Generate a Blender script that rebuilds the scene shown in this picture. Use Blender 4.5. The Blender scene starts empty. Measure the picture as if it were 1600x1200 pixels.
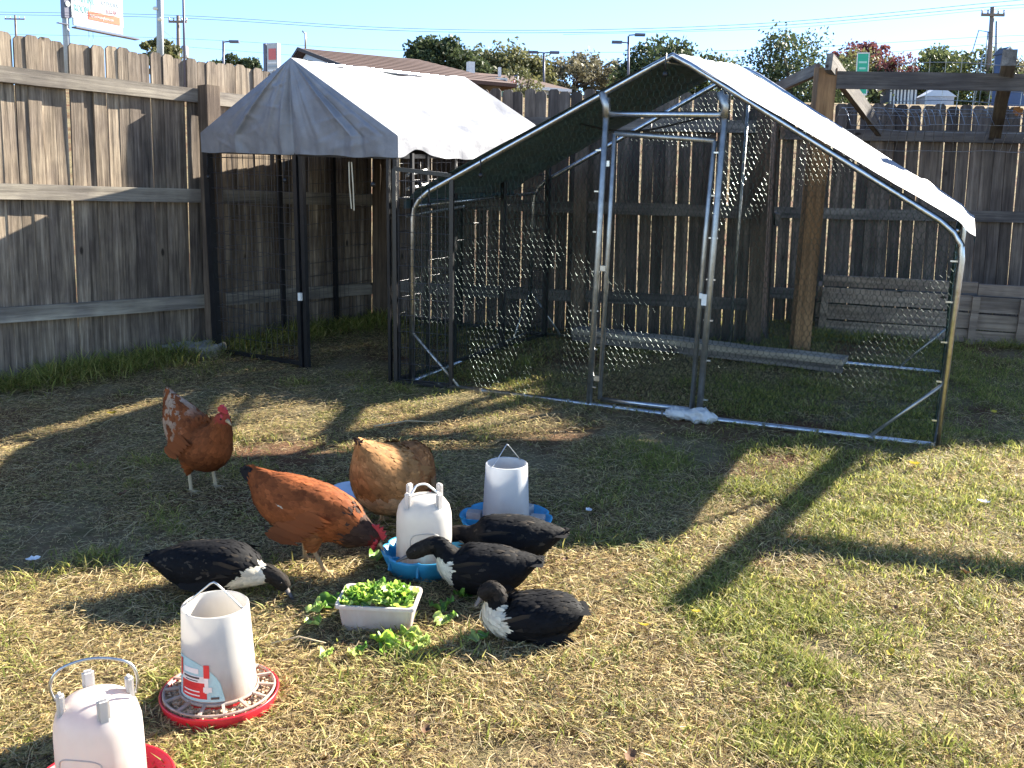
import bpy, bmesh, math, random
import numpy as np
from mathutils import Vector, Matrix, noise
R = math.radians
random.seed(7); rng = np.random.default_rng(7)
scene = bpy.context.scene
col = scene.collection

# ------------------------------------------------------------------ ground frame
# The yard slopes gently up away from the viewer.  (u, v, z) is measured on the sloping lawn.
SLOPE = R(5.0)
TILT = Matrix.Rotation(SLOPE, 4, 'X')
def W(u, v, z=0.0):
    return TILT @ Vector((u, v, z))
EYE = 1.482; FPX = 1600.0; PITCH = .2332; ROLL = -.0174

# ------------------------------------------------------------------ camera
cd = bpy.data.cameras.new('camera'); cam = bpy.data.objects.new('camera', cd); col.objects.link(cam)
cd.sensor_width = 36; cd.lens = 36.0 * FPX / 1600.0; cd.clip_start = .05; cd.clip_end = 2000
cam.matrix_world = Matrix.Translation(W(0, 0, EYE)) @ Matrix.Rotation(R(90) - (PITCH - SLOPE), 4, 'X') @ Matrix.Rotation(-ROLL, 4, 'Z')
scene.camera = cam

# ------------------------------------------------------------------ sky and sun
SUN_AZ, SUN_EL = R(51.0), R(27.2)          # measured on the lawn: azimuth right of the view direction
sd = TILT @ Vector((math.sin(SUN_AZ) * math.cos(SUN_EL), math.cos(SUN_AZ) * math.cos(SUN_EL), math.sin(SUN_EL)))
el = math.asin(sd.z); az = math.atan2(sd.x, sd.y)
world = bpy.data.worlds.new('World'); scene.world = world; world.use_nodes = True
nt = world.node_tree; nt.nodes.clear()
sky = nt.nodes.new('ShaderNodeTexSky'); sky.sky_type = 'NISHITA'; sky.sun_disc = False
sky.sun_elevation = el; sky.sun_rotation = az; sky.altitude = 300; sky.air_density = 0.68; sky.dust_density = 0.08; sky.ozone_density = 3.0
bg = nt.nodes.new('ShaderNodeBackground'); bg.inputs['Strength'].default_value = 0.078
wo = nt.nodes.new('ShaderNodeOutputWorld')
nt.links.new(sky.outputs[0], bg.inputs[0]); nt.links.new(bg.outputs[0], wo.inputs[0])
sl = bpy.data.lights.new('sun', 'SUN'); sl.energy = 5.0; sl.angle = R(0.53); sl.color = (1.0, .93, .80)
so = bpy.data.objects.new('sun', sl); col.objects.link(so)
so.rotation_euler = sd.to_track_quat('Z', 'Y').to_euler()
scene.view_settings.view_transform = 'Standard'; scene.view_settings.look = 'None'
scene.view_settings.exposure = 2.3; scene.view_settings.gamma = 1.0; scene.view_settings.use_curve_mapping = False
scene.render.engine = 'CYCLES'
scene.cycles.use_denoising = True
scene.cycles.max_bounces = 8; scene.cycles.transparent_max_bounces = 16

# ------------------------------------------------------------------ materials
MATS = {}
def new_mat(name):
    m = bpy.data.materials.new(name); m.use_nodes = True; n = m.node_tree; n.nodes.clear()
    o = n.nodes.new('ShaderNodeOutputMaterial'); b = n.nodes.new('ShaderNodeBsdfPrincipled')
    n.links.new(b.outputs[0], o.inputs[0]); MATS[name] = m
    return m, n, b, o
def ramp(n, stops):
    r = n.nodes.new('ShaderNodeValToRGB'); e = r.color_ramp.elements
    while len(e) < len(stops): e.new(.5)
    for i, (p, c) in enumerate(stops):
        e[i].position = p; e[i].color = (*c, 1)
    return r
def noise_node(n, vec, scale, detail=5, rough=.6):
    t = n.nodes.new('ShaderNodeTexNoise'); t.inputs['Scale'].default_value = scale; t.inputs['Detail'].default_value = detail
    t.inputs['Roughness'].default_value = rough
    if vec is not None: n.links.new(vec, t.inputs['Vector'])
    return t
def bump(n, b, height, strength, dist=.01):
    k = n.nodes.new('ShaderNodeBump'); k.inputs['Strength'].default_value = strength; k.inputs['Distance'].default_value = dist
    n.links.new(height, k.inputs['Height']); n.links.new(k.outputs[0], b.inputs['Normal'])
def mixc(n, fac, a, b_, mode='MIX'):
    m = n.nodes.new('ShaderNodeMix'); m.data_type = 'RGBA'; m.blend_type = mode
    if isinstance(fac, (int, float)): m.inputs[0].default_value = fac
    else: n.links.new(fac, m.inputs[0])
    for sock, x in ((m.inputs[6], a), (m.inputs[7], b_)):
        if isinstance(x, tuple): sock.default_value = (*x, 1)
        else: n.links.new(x, sock)
    return m.outputs[2]
def coords(n, scale, rnd=True, kind='Object'):
    tc = n.nodes.new('ShaderNodeTexCoord'); vec = tc.outputs[kind]
    if rnd:
        oi = n.nodes.new('ShaderNodeObjectInfo'); mu = n.nodes.new('ShaderNodeMath'); mu.operation = 'MULTIPLY'; mu.inputs[1].default_value = 37.0
        n.links.new(oi.outputs['Random'], mu.inputs[0])
        ad = n.nodes.new('ShaderNodeVectorMath'); ad.operation = 'ADD'; n.links.new(vec, ad.inputs[0]); n.links.new(mu.outputs[0], ad.inputs[1]); vec = ad.outputs[0]
    mp = n.nodes.new('ShaderNodeMapping'); mp.inputs['Scale'].default_value = scale
    n.links.new(vec, mp.inputs['Vector']); return mp.outputs[0]
def wood(name, dark, mid, light, axis='z', tint=.35, knots=True):
    m, n, b, o = new_mat(name)
    sc = {'z': (1, 1, .05), 'x': (.05, 1, 1), 'y': (1, .05, 1)}[axis]
    vec = coords(n, sc)
    g = noise_node(n, vec, 42, 9, .72); r1 = ramp(n, [(.30, dark), (.5, mid), (.72, light)]); n.links.new(g.outputs[0], r1.inputs[0])
    g2 = noise_node(n, vec, 9, 4, .6); r2 = ramp(n, [(.35, (.55, .53, .52)), (.65, (1.1, 1.08, 1.05))]); n.links.new(g2.outputs[0], r2.inputs[0])
    c = mixc(n, 1.0, r1.outputs[0], r2.outputs[0], 'MULTIPLY')
    v2 = coords(n, (1, 1, 1)); g3 = noise_node(n, v2, 3.0, 3); r3 = ramp(n, [(.4, (.72, .70, .70)), (.62, (1.08, 1.06, 1.0))]); n.links.new(g3.outputs[0], r3.inputs[0])
    c = mixc(n, 1.0, c, r3.outputs[0], 'MULTIPLY')
    if knots:
        sk = {'z': (1, 1, .45), 'x': (.45, 1, 1), 'y': (1, .45, 1)}[axis]
        vo = n.nodes.new('ShaderNodeTexVoronoi'); vo.inputs['Scale'].default_value = 5.5; n.links.new(coords(n, sk), vo.inputs['Vector'])
        kr = ramp(n, [(.045, (1, 1, 1)), (.085, (0, 0, 0))]); n.links.new(vo.outputs['Distance'], kr.inputs[0])
        c = mixc(n, kr.outputs[0], c, (.035, .027, .02))
    oi = n.nodes.new('ShaderNodeObjectInfo'); rr = ramp(n, [(0, (1 - tint, 1 - tint * 1.02, 1 - tint * .95)), (.5, (1, .97, .93)), (1, (1 + tint * .35, 1 + tint * .26, 1 + tint * .15))]); n.links.new(oi.outputs['Random'], rr.inputs[0])
    c = mixc(n, 1.0, c, rr.outputs[0], 'MULTIPLY')
    n.links.new(c, b.inputs['Base Color']); b.inputs['Roughness'].default_value = .82; b.inputs['Specular IOR Level'].default_value = .25
    bump(n, b, g.outputs[0], .55, .006)
    return m
def plain(name, c, rough=.5, metal=0.0, var=.12, scale=12, bumpk=.0, spec=.5, trans=0.0):
    m, n, b, o = new_mat(name)
    vec = coords(n, (1, 1, 1)); g = noise_node(n, vec, scale, 6, .62)
    lo = tuple(x * (1 - var) for x in c); hi = tuple(min(1, x * (1 + var)) for x in c)
    r = ramp(n, [(.3, lo), (.7, hi)]); n.links.new(g.outputs[0], r.inputs[0]); n.links.new(r.outputs[0], b.inputs['Base Color'])
    rr = n.nodes.new('ShaderNodeMapRange'); rr.inputs[3].default_value = max(.02, rough - .1); rr.inputs[4].default_value = min(1, rough + .12)
    n.links.new(g.outputs[0], rr.inputs[0]); n.links.new(rr.outputs[0], b.inputs['Roughness'])
    b.inputs['Metallic'].default_value = metal; b.inputs['Specular IOR Level'].default_value = spec
    if bumpk: bump(n, b, g.outputs[0], bumpk, .004)
    if trans:
        t = n.nodes.new('ShaderNodeBsdfTranslucent'); n.links.new(r.outputs[0], t.inputs[0]); mx = n.nodes.new('ShaderNodeMixShader'); mx.inputs[0].default_value = trans
        n.links.new(b.outputs[0], mx.inputs[1]); n.links.new(t.outputs[0], mx.inputs[2]); n.links.new(mx.outputs[0], o.inputs[0])
    return m
def attr_mat(name, rough=.6, trans=0.0, spec=.3, sheen=0.0, bumps=0):
    m, n, b, o = new_mat(name)
    a = n.nodes.new('ShaderNodeAttribute'); a.attribute_name = 'Col'
    n.links.new(a.outputs['Color'], b.inputs['Base Color']); b.inputs['Roughness'].default_value = rough; b.inputs['Specular IOR Level'].default_value = spec
    b.inputs['Sheen Weight'].default_value = sheen
    if bumps: bump(n, b, noise_node(n, coords(n, (1, 1, 1)), bumps, 6).outputs[0], .5, .004)
    if trans:
        t = n.nodes.new('ShaderNodeBsdfTranslucent'); n.links.new(a.outputs['Color'], t.inputs[0]); mx = n.nodes.new('ShaderNodeMixShader'); mx.inputs[0].default_value = trans
        n.links.new(b.outputs[0], mx.inputs[1]); n.links.new(t.outputs[0], mx.inputs[2]); n.links.new(mx.outputs[0], o.inputs[0])
    return m
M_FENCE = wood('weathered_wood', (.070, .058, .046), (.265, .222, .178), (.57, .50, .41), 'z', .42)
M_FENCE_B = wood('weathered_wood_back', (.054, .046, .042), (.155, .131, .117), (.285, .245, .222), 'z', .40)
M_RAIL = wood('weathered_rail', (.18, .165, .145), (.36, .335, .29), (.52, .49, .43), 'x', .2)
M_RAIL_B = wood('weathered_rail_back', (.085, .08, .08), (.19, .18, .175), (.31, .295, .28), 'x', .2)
M_POST = wood('cedar_post', (.20, .115, .06), (.40, .24, .125), (.54, .35, .20), 'z', .12)
M_OLDPOST = wood('grey_post', (.075, .058, .045), (.16, .125, .10), (.26, .21, .17), 'z', .15)
M_BED = wood('bed_board_wood', (.165, .135, .112), (.35, .29, .245), (.47, .41, .35), 'x', .2)
M_BLACK = plain('black_metal', (.012, .012, .014), .38, .0, .3, 20, .1)
M_GALV = plain('galvanised_steel', (.52, .54, .56), .30, 1.0, .22, 30, .12)
M_GALV_D = plain('dull_galvanised_steel', (.42, .42, .40), .42, .9, .25, 26, .15)
M_WIRE = plain('green_netting_wire', (.018, .045, .035), .20, .5, .3, 40)
M_WIREG = plain('grey_wire', (.32, .33, .34), .32, .9, .2, 40)
M_WIREG2 = plain('dark_coated_wire', (.05, .05, .06), .3, .3, .2, 40)
M_STONE = plain('stone', (.30, .27, .23), .9, 0, .3, 18, .5)
M_WHITEPL = None
M_FEATHER = attr_mat('feathers', .75, .10, .16, 0)
M_BODY = attr_mat('plumage', .85, 0, .10, 0, 160)
M_GRASS = attr_mat('grass_blades', .6, .52, .25)
M_LEAF = attr_mat('tree_leaves', .6, .30, .3)
M_LETT = attr_mat('lettuce', .42, .42, .45)
M_COMB = plain('red_comb', (.42, .022, .03), .5, 0, .25, 60, .3)
M_BEAK = plain('beak_horn', (.42, .29, .15), .45, 0, .2, 60)
M_BILL = plain('dark_bill', (.11, .095, .09), .4, 0, .3, 60)
M_EYE = plain('eye', (.02, .01, .006), .08, 0, .1, 30)
M_BLUEPL = plain('blue_plastic', (.045, .34, .60), .38, 0, .14, 20, .05, .5, .12)
M_REDPL = plain('red_plastic', (.62, .018, .028), .33, 0, .14, 20, .05, .5, .06)
M_GREYROOF = None

def dirty_plastic(name, base, dirt, amount, trans=.32):
    m, n, b, o = new_mat(name)
    tc = n.nodes.new('ShaderNodeTexCoord'); sep = n.nodes.new('ShaderNodeSeparateXYZ'); n.links.new(tc.outputs['Object'], sep.inputs[0])
    g = noise_node(n, coords(n, (1, 1, .25)), 22, 8, .7); mr = n.nodes.new('ShaderNodeMapRange')
    mr.inputs[1].default_value = .20; mr.inputs[2].default_value = .02; mr.inputs[3].default_value = 0; mr.inputs[4].default_value = 1
    n.links.new(sep.outputs['Z'], mr.inputs[0])
    mu = n.nodes.new('ShaderNodeMath'); mu.operation = 'MULTIPLY'; n.links.new(mr.outputs[0], mu.inputs[0]); n.links.new(g.outputs[0], mu.inputs[1])
    r = ramp(n, [(.16, (0, 0, 0)), (.62, (amount,) * 3)]); n.links.new(mu.outputs[0], r.inputs[0])
    g4 = noise_node(n, coords(n, (1, 1, 1)), 7, 5); r4 = ramp(n, [(.35, tuple(x * .88 for x in base)), (.65, base)]); n.links.new(g4.outputs[0], r4.inputs[0])
    c = mixc(n, r.outputs[0], r4.outputs[0], dirt)
    n.links.new(c, b.inputs['Base Color']); b.inputs['Roughness'].default_value = .38
    t = n.nodes.new('ShaderNodeBsdfTranslucent'); n.links.new(c, t.inputs[0]); mx = n.nodes.new('ShaderNodeMixShader'); mx.inputs[0].default_value = trans
    n.links.new(b.outputs[0], mx.inputs[1]); n.links.new(t.outputs[0], mx.inputs[2]); n.links.new(mx.outputs[0], o.inputs[0])
    return m
M_JUG = dirty_plastic('milky_plastic_dirty', (.71, .68, .63), (.42, .24, .13), .95, .42)
M_TUBE = dirty_plastic('milky_plastic', (.66, .67, .68), (.40, .28, .19), .6, .42)
M_JUGP = dirty_plastic('pinkish_milky_plastic', (.71, .665, .62), (.45, .25, .15), .85, .42)
M_MILK = plain('clean_milky_plastic', (.66, .62, .58), .4, 0, .05, 10, 0, .5, .25)
M_BIN = dirty_plastic('white_bin_plastic', (.66, .62, .60), (.40, .25, .16), .5, .2)

def tarp_mat():
    m, n, b, o = new_mat('silver_tarp')
    b.inputs['Base Color'].default_value = (.66, .67, .70, 1); b.inputs['Metallic'].default_value = .62; b.inputs['Roughness'].default_value = .70
    g = noise_node(n, coords(n, (1, 1, 1)), 9, 7, .6); r = ramp(n, [(.3, (.235, .24, .265)), (.7, (.32, .326, .35))]); n.links.new(g.outputs[0], r.inputs[0]); n.links.new(r.outputs[0], b.inputs['Base Color'])
    ck = n.nodes.new('ShaderNodeTexWave'); ck.inputs['Scale'].default_value = 90; n.links.new(coords(n, (1, 1, 1)), ck.inputs['Vector'])
    bump(n, b, g.outputs[0], .25, .02)
    # the same sheet is dark green on its inner face
    b2 = n.nodes.new('ShaderNodeBsdfPrincipled'); b2.inputs['Base Color'].default_value = (.018, .034, .034, 1); b2.inputs['Roughness'].default_value = .5
    wv = n.nodes.new('ShaderNodeTexWave'); wv.inputs['Scale'].default_value = 12; n.links.new(coords(n, (1, 1, 1), False), wv.inputs['Vector'])
    rw = ramp(n, [(.35, (.062, .105, .112)), (.8, (.10, .158, .165))]); n.links.new(wv.outputs[0], rw.inputs[0]); n.links.new(rw.outputs[0], b2.inputs['Base Color'])
    ge = n.nodes.new('ShaderNodeNewGeometry'); mx = n.nodes.new('ShaderNodeMixShader')
    n.links.new(ge.outputs['Backfacing'], mx.inputs[0]); n.links.new(b.outputs[0], mx.inputs[1]); n.links.new(b2.outputs[0], mx.inputs[2]); n.links.new(mx.outputs[0], o.inputs[0])
    return m
M_TARP = tarp_mat()

def ground_mat():
    m, n, b, o = new_mat('lawn_soil')
    vec = coords(n, (1, 1, 1), False)
    g1 = noise_node(n, vec, 1.1, 6, .62); g2 = noise_node(n, vec, 60, 6, .7); g3 = noise_node(n, vec, 5, 5)
    soil = ramp(n, [(.3, (.085, .042, .024)), (.7, (.20, .105, .06))]); n.links.new(g2.outputs[0], soil.inputs[0])
    thatch = ramp(n, [(.3, (.10, .08, .045)), (.55, (.27, .215, .12)), (.75, (.40, .33, .2))]); n.links.new(g2.outputs[0], thatch.inputs[0])
    f = ramp(n, [(.40, (0, 0, 0)), (.56, (1, 1, 1))]); n.links.new(g1.outputs[0], f.inputs[0])
    c = mixc(n, f.outputs[0], soil.outputs[0], thatch.outputs[0])
    gr = ramp(n, [(.5, (0, 0, 0)), (.7, (.7, .7, .7))]); n.links.new(g3.outputs[0], gr.inputs[0])
    c = mixc(n, gr.outputs[0], c, (.075, .085, .03))
    n.links.new(c, b.inputs['Base Color']); b.inputs['Roughness'].default_value = .95; b.inputs['Specular IOR Level'].default_value = .1
    bump(n, b, g2.outputs[0], .9, .02)
    return m
M_GROUND = ground_mat()

# ------------------------------------------------------------------ mesh helpers
class MB:
    def __init__(s): s.v = []; s.f = []; s.c = None
    def add(s, vs, fs):
        k = len(s.v); s.v += [tuple(x) for x in vs]; s.f += [tuple(i + k for i in q) for q in fs]; return s
    def box(s, c, d, rot=None):
        x, y, z = d[0] / 2, d[1] / 2, d[2] / 2
        vs = [Vector((a, b, e)) for e in (-z, z) for a, b in ((-x, -y), (x, -y), (x, y), (-x, y))]
        if rot is not None: vs = [rot @ q for q in vs]
        c = Vector(c)
        return s.add([q + c for q in vs], [(3, 2, 1, 0), (4, 5, 6, 7), (0, 1, 5, 4), (1, 2, 6, 5), (2, 3, 7, 6), (3, 0, 4, 7)])
    def beam(s, a, b, w, h, up=(0, 0, 1)):
        a = Vector(a); b = Vector(b); t = (b - a).normalized(); upv = Vector(up)
        sd_ = t.cross(upv).normalized(); u2 = sd_.cross(t).normalized(); vs = []
        for p in (a, b):
            for i, j in ((-1, -1), (1, -1), (1, 1), (-1, 1)): vs.append(p + sd_ * (i * w / 2) + u2 * (j * h / 2))
        return s.add(vs, [(3, 2, 1, 0), (4, 5, 6, 7), (0, 1, 5, 4), (1, 2, 6, 5), (2, 3, 7, 6), (3, 0, 4, 7)])
    def tube(s, pts, r, n=8, caps=True, r2=None):
        pts = [Vector(p) for p in pts]; m = len(pts); prev = None; vs = []
        for i, p in enumerate(pts):
            t = (pts[min(i + 1, m - 1)] - pts[max(i - 1, 0)]).normalized()
            if prev is None:
                a = Vector((0, 0, 1)) if abs(t.z) < .9 else Vector((1, 0, 0)); nrm = (a - t * a.dot(t)).normalized()
            else: nrm = (prev - t * prev.dot(t)).normalized()
            prev = nrm; bn = t.cross(nrm)
            rr = r if r2 is None else r + (r2 - r) * i / max(1, m - 1)
            for k in range(n):
                a = 2 * math.pi * k / n; vs.append(p + (nrm * math.cos(a) + bn * math.sin(a)) * rr)
        fs = [(i * n + k, i * n + (k + 1) % n, (i + 1) * n + (k + 1) % n, (i + 1) * n + k) for i in range(m - 1) for k in range(n)]
        if caps: fs += [tuple(range(n - 1, -1, -1)), tuple((m - 1) * n + k for k in range(n))]
        return s.add(vs, fs)
    def lathe(s, prof, n=32, c=(0, 0, 0), rfun=None):
        vs = []; m = len(prof)
        for i, (r, z) in enumerate(prof):
            for k in range(n):
                a = 2 * math.pi * k / n; q = r * (rfun(a, i) if rfun else 1); vs.append((c[0] + q * math.cos(a), c[1] + q * math.sin(a), c[2] + z))
        fs = [(i * n + k, i * n + (k + 1) % n, (i + 1) * n + (k + 1) % n, (i + 1) * n + k) for i in range(m - 1) for k in range(n)]
        return s.add(vs, fs)
    def ball(s, c, r, n=10, sc=(1, 1, 1)):
        vs = []; fs = []; m = n // 2 + 1
        for i in range(m + 1):
            t = math.pi * i / m
            for k in range(n):
                a = 2 * math.pi * k / n; vs.append((c[0] + r * sc[0] * math.sin(t) * math.cos(a), c[1] + r * sc[1] * math.sin(t) * math.sin(a), c[2] + r * sc[2] * math.cos(t)))
        for i in range(m):
            for k in range(n): fs.append((i * n + k, (i + 1) * n + k, (i + 1) * n + (k + 1) % n, i * n + (k + 1) % n))
        return s.add(vs, fs)
    def grid(s, fn, nu, nv):
        vs = [fn(i / nu, j / nv) for j in range(nv + 1) for i in range(nu + 1)]
        fs = [(j * (nu + 1) + i, j * (nu + 1) + i + 1, (j + 1) * (nu + 1) + i + 1, (j + 1) * (nu + 1) + i) for j in range(nv) for i in range(nu)]
        return s.add(vs, fs)
    def mesh(s, name, mat, smooth=False, cols=None):
        me = bpy.data.meshes.new(name); me.from_pydata([tuple(q) for q in s.v], [], s.f); me.materials.append(mat)
        if smooth:
            me.polygons.foreach_set('use_smooth', [True] * len(me.polygons))
        if cols is not None: set_cols(me, cols)
        me.update(); return me
    def build(s, name, mat, parent=None, smooth=False, cols=None):
        return link(name, s.mesh(name, mat, smooth, cols), parent)
def set_cols(me, cols):
    a = me.color_attributes.new('Col', 'FLOAT_COLOR', 'POINT')
    arr = np.ones((len(me.vertices), 4), dtype=np.float32); arr[:, :3] = np.asarray(cols, dtype=np.float32).reshape(-1, 3); a.data.foreach_set('color', arr.ravel())
def link(name, me, parent=None, loc=None, rot=None):
    o = bpy.data.objects.new(name, me); col.objects.link(o)
    if parent is not None: o.parent = parent
    if loc is not None: o.location = loc
    if rot is not None: o.rotation_euler = rot
    return o
def smooth_by_angle(o, deg=35):
    me = o.data; me.polygons.foreach_set('use_smooth', [True] * len(me.polygons))
    bm = bmesh.new(); bm.from_mesh(me)
    for e in bm.edges:
        if len(e.link_faces) == 2 and e.calc_face_angle(0) > R(deg): e.smooth = False
    bm.to_mesh(me); bm.free(); return o
def tag(o, label=None, cat=None, group=None, kind=None):
    if label: o['label'] = label
    if cat: o['category'] = cat
    if group: o['group'] = group
    if kind: o['kind'] = kind
    return o
def thing(name, label, cat, u, v, yaw=0.0, z=0.0, group=None, tilt=True, drop=None):
    """An Empty at the thing's base; yaw in radians turns its x axis from +u; tilt follows the slope of the lawn."""
    o = bpy.data.objects.new(name, None); col.objects.link(o); o.empty_display_size = .1
    o.matrix_world = Matrix.Translation(W(u, v, z)) @ ((TILT if tilt else Matrix.Identity(4)) @ Matrix.Rotation(yaw, 4, 'Z'))
    return tag(o, label, cat, group)
def catmull(pts, k=5):
    pts = [np.array(p, float) for p in pts]; out = []
    P = [2 * pts[0] - pts[1]] + pts + [2 * pts[-1] - pts[-2]]
    for i in range(1, len(P) - 2):
        for j in range(k):
            t = j / k; a, b, c, d = P[i - 1], P[i], P[i + 1], P[i + 2]
            out.append(.5 * ((2 * b) + (-a + c) * t + (2 * a - 5 * b + 4 * c - d) * t * t + (-a + 3 * b - 3 * c + d) * t ** 3))
    out.append(pts[-1]); return out

# ------------------------------------------------------------------ terrain
def terrain(u, v):
    """height above the lawn plane: flat yard, then a bank up to the road and the houses"""
    far = 0.0
    if v > 10.5:
        t = min(1, (v - 10.5) / 34.0); far = 3.2 * (t * t * (3 - 2 * t))
        if v > 44.5: far += (v - 44.5) * .0435
    return far
def lawn_bump(u, v):
    return .012 * noise.noise((u * 1.3, v * 1.3, 0)) + .006 * noise.noise((u * 5, v * 5, 3.3))
def build_ground():
    us = np.concatenate([np.linspace(-260, -8, 24)[:-1], np.linspace(-8, 8, 110), np.linspace(8, 260, 24)[1:]])
    vs = np.concatenate([np.linspace(-30, 0, 10)[:-1], np.linspace(0, 12, 90), np.linspace(12, 60, 40)[1:], np.linspace(60, 500, 20)[1:]])
    mb = MB()
    for v in vs:
        for u in us:
            z = terrain(u, v) + (lawn_bump(u, v) if abs(u) < 8 and 0 < v < 12 else 0)
            mb.v.append(tuple(W(u, v, z)))
    n = len(us)
    for j in range(len(vs) - 1):
        for i in range(n - 1): mb.f.append((j * n + i, j * n + i + 1, (j + 1) * n + i + 1, (j + 1) * n + i))
    o = mb.build('ground', M_GROUND, None, True); tag(o, 'sloping back yard lawn of dry straw and green grass', kind='structure')
build_ground()

# ------------------------------------------------------------------ fences
def rough_board(L, w, t, axis='x', seg=10, wob=.003, seed=0, profile=None):
    """a board of length L along the axis with slightly uneven edges"""
    rr = random.Random(seed); mb = MB(); rows = []
    for i in range(seg + 1):
        x = L * i / seg; dy = rr.uniform(-wob, wob); dw = rr.uniform(-wob, wob) * .7
        rows.append([(x, dy - t / 2, -w / 2 + dw), (x, dy + t / 2, -w / 2 + dw), (x, dy + t / 2, w / 2 + dw), (x, dy - t / 2, w / 2 + dw)])
    vs = [q for r_ in rows for q in r_]; fs = []
    for i in range(seg):
        for k in range(4): fs.append((i * 4 + k, i * 4 + (k + 1) % 4, (i + 1) * 4 + (k + 1) % 4, (i + 1) * 4 + k))
    fs += [(3, 2, 1, 0), tuple(seg * 4 + k for k in range(4))]
    if axis == 'z': vs = [(z, y, x) for x, y, z in vs]; fs = [f[::-1] for f in fs]
    mb.add(vs, fs); return mb
def picket_mesh(w, h, t, mat, seed):
    rr = random.Random(seed); mb = MB(); ear = w * .26; lean = rr.uniform(-.004, .004); cup = rr.uniform(-.004, .004)
    out = [(-w / 2, 0), (w / 2, 0), (w / 2 + lean, h * .5), (w / 2 + lean, h - ear), (w / 2 - ear * .8 + lean, h - rr.uniform(0, .004)), (-w / 2 + ear * .8 + lean, h - rr.uniform(0, .004)), (-w / 2 + lean, h - ear), (-w / 2 + lean, h * .5)]
    n = len(out); vs = []
    for y in (-t / 2, t / 2):
        for x, z in out: vs.append((x, y + cup * math.sin(math.pi * z / h) + rr.uniform(-.001, .001), z))
    fs = [tuple(range(n)), tuple(range(2 * n - 1, n - 1, -1))] + [(k + n, (k + 1) % n + n, (k + 1) % n, k) for k in range(n)]
    # front (−y) and back faces first, then the rim
    return mb.add(vs, fs).mesh('picket', mat)
def fence(label, a, b, H, pitch, wid, mat, mrail, rails, posts, side=-1, hvar=.012, post_mat=None, lift=(0, 0)):
    """a, b: ends on the lawn (u, v); pickets stand upright; rails run on the yard side (local -y)"""
    A = W(*a) + Vector((0, 0, lift[0])); B = W(*b) + Vector((0, 0, lift[1])); d = B - A; L = math.hypot(d.x, d.y); yaw = math.atan2(d.y, d.x); rise = d.z / L
    root = bpy.data.objects.new('wood_fence', None); col.objects.link(root); root.location = A; root.rotation_euler = (0, 0, yaw); tag(root, label, 'fence')
    ms = [picket_mesh(wid * s_, H + .12, .016, mat, 100 + i) for i, s_ in enumerate((1, .985, 1.01, .97, 1, .99))]
    n = int(L / pitch)
    for i in range(n):
        x = (i + .5) * pitch
        o = link('picket', random.choice(ms), root)
        o.location = (x, random.uniform(-.003, .003), x * rise + random.uniform(-hvar, hvar) - .14)
        o.rotation_euler = (random.uniform(-.004, .004), random.uniform(-.006, .006), random.choice((0, math.pi)) + random.uniform(-.03, .03))
    xs = [0] + sorted(p[0] for p in posts) + [L]
    for zr in rails:
        for k in range(len(xs) - 1):
            x0, x1 = xs[k], xs[k + 1]
            if x1 - x0 < .15: continue
            me = rough_board(x1 - x0 - .004, .092, .038, 'x', 10, .002, int(zr * 1000) + k).mesh('rail', mrail)
            o = link('rail', me, root); ang = math.atan(rise) + random.uniform(-.002, .002)
            o.location = (x0 + .002, side * .033, x0 * rise + zr); o.rotation_euler = (0, -ang, 0)
    for (x, hh, w, off) in posts:
        me = rough_board(hh + .1, w, w, 'z', 10, .003, int(x * 77)).mesh('post', post_mat or M_OLDPOST)
        link('post', me, root, (x, side * off, x * rise - .1), (0, random.uniform(-.006, .006), 0))
    return root
LF0, CORNER = (-4.50, 4.14), (-1.16, 8.50)
LFL = math.hypot(CORNER[0] - LF0[0], CORNER[1] - LF0[1])
pd = math.hypot(-2.188 - LF0[0], 7.162 - LF0[1])
fence('weathered grey picket fence along the left, half of it in sun', LF0, CORNER, 2.0, .0835, .084, M_FENCE, M_RAIL, (1.73, 1.06, .335), [(pd, 1.80, .105, .105), (LFL - .06, 1.9, .09, .10)], lift=(.20, -.07))
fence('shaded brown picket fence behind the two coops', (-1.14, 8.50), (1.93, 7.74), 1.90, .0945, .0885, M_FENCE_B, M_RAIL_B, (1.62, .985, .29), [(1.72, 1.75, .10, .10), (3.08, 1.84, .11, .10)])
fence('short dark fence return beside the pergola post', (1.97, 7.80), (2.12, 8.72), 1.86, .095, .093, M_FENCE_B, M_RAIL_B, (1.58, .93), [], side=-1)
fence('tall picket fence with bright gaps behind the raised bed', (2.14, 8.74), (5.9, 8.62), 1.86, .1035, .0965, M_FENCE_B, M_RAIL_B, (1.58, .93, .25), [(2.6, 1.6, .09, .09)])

# ------------------------------------------------------------------ tarp wrinkles
def folds(seed, n, box, wmin=.008, wmax=.03, amp=.012, dirs=None, lmin=.15, lmax=.6):
    rr = random.Random(seed); F = []
    for _ in range(n):
        a = rr.choice(dirs) + rr.gauss(0, .18) if dirs else rr.uniform(0, math.pi)
        F.append((rr.uniform(box[0], box[1]), rr.uniform(box[2], box[3]), math.cos(a), math.sin(a), rr.uniform(wmin, wmax), rr.uniform(lmin, lmax), rr.uniform(.35, 1) * amp * rr.choice((1, 1, -1))))
    def f(x, y):
        s = 0
        for (px, py, c, d, w, l, a) in F:
            dx, dy = x - px, y - py; q = -dx * d + dy * c; t = dx * c + dy * d
            e = (q / w) ** 2 + (t / l) ** 2
            if e < 9: s += a * math.exp(-e)
        return s + .006 * noise.noise((x * 6, y * 6, seed)) + .012 * noise.noise((x * 2.2, y * 2.2, seed + 5))
    return f
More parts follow.
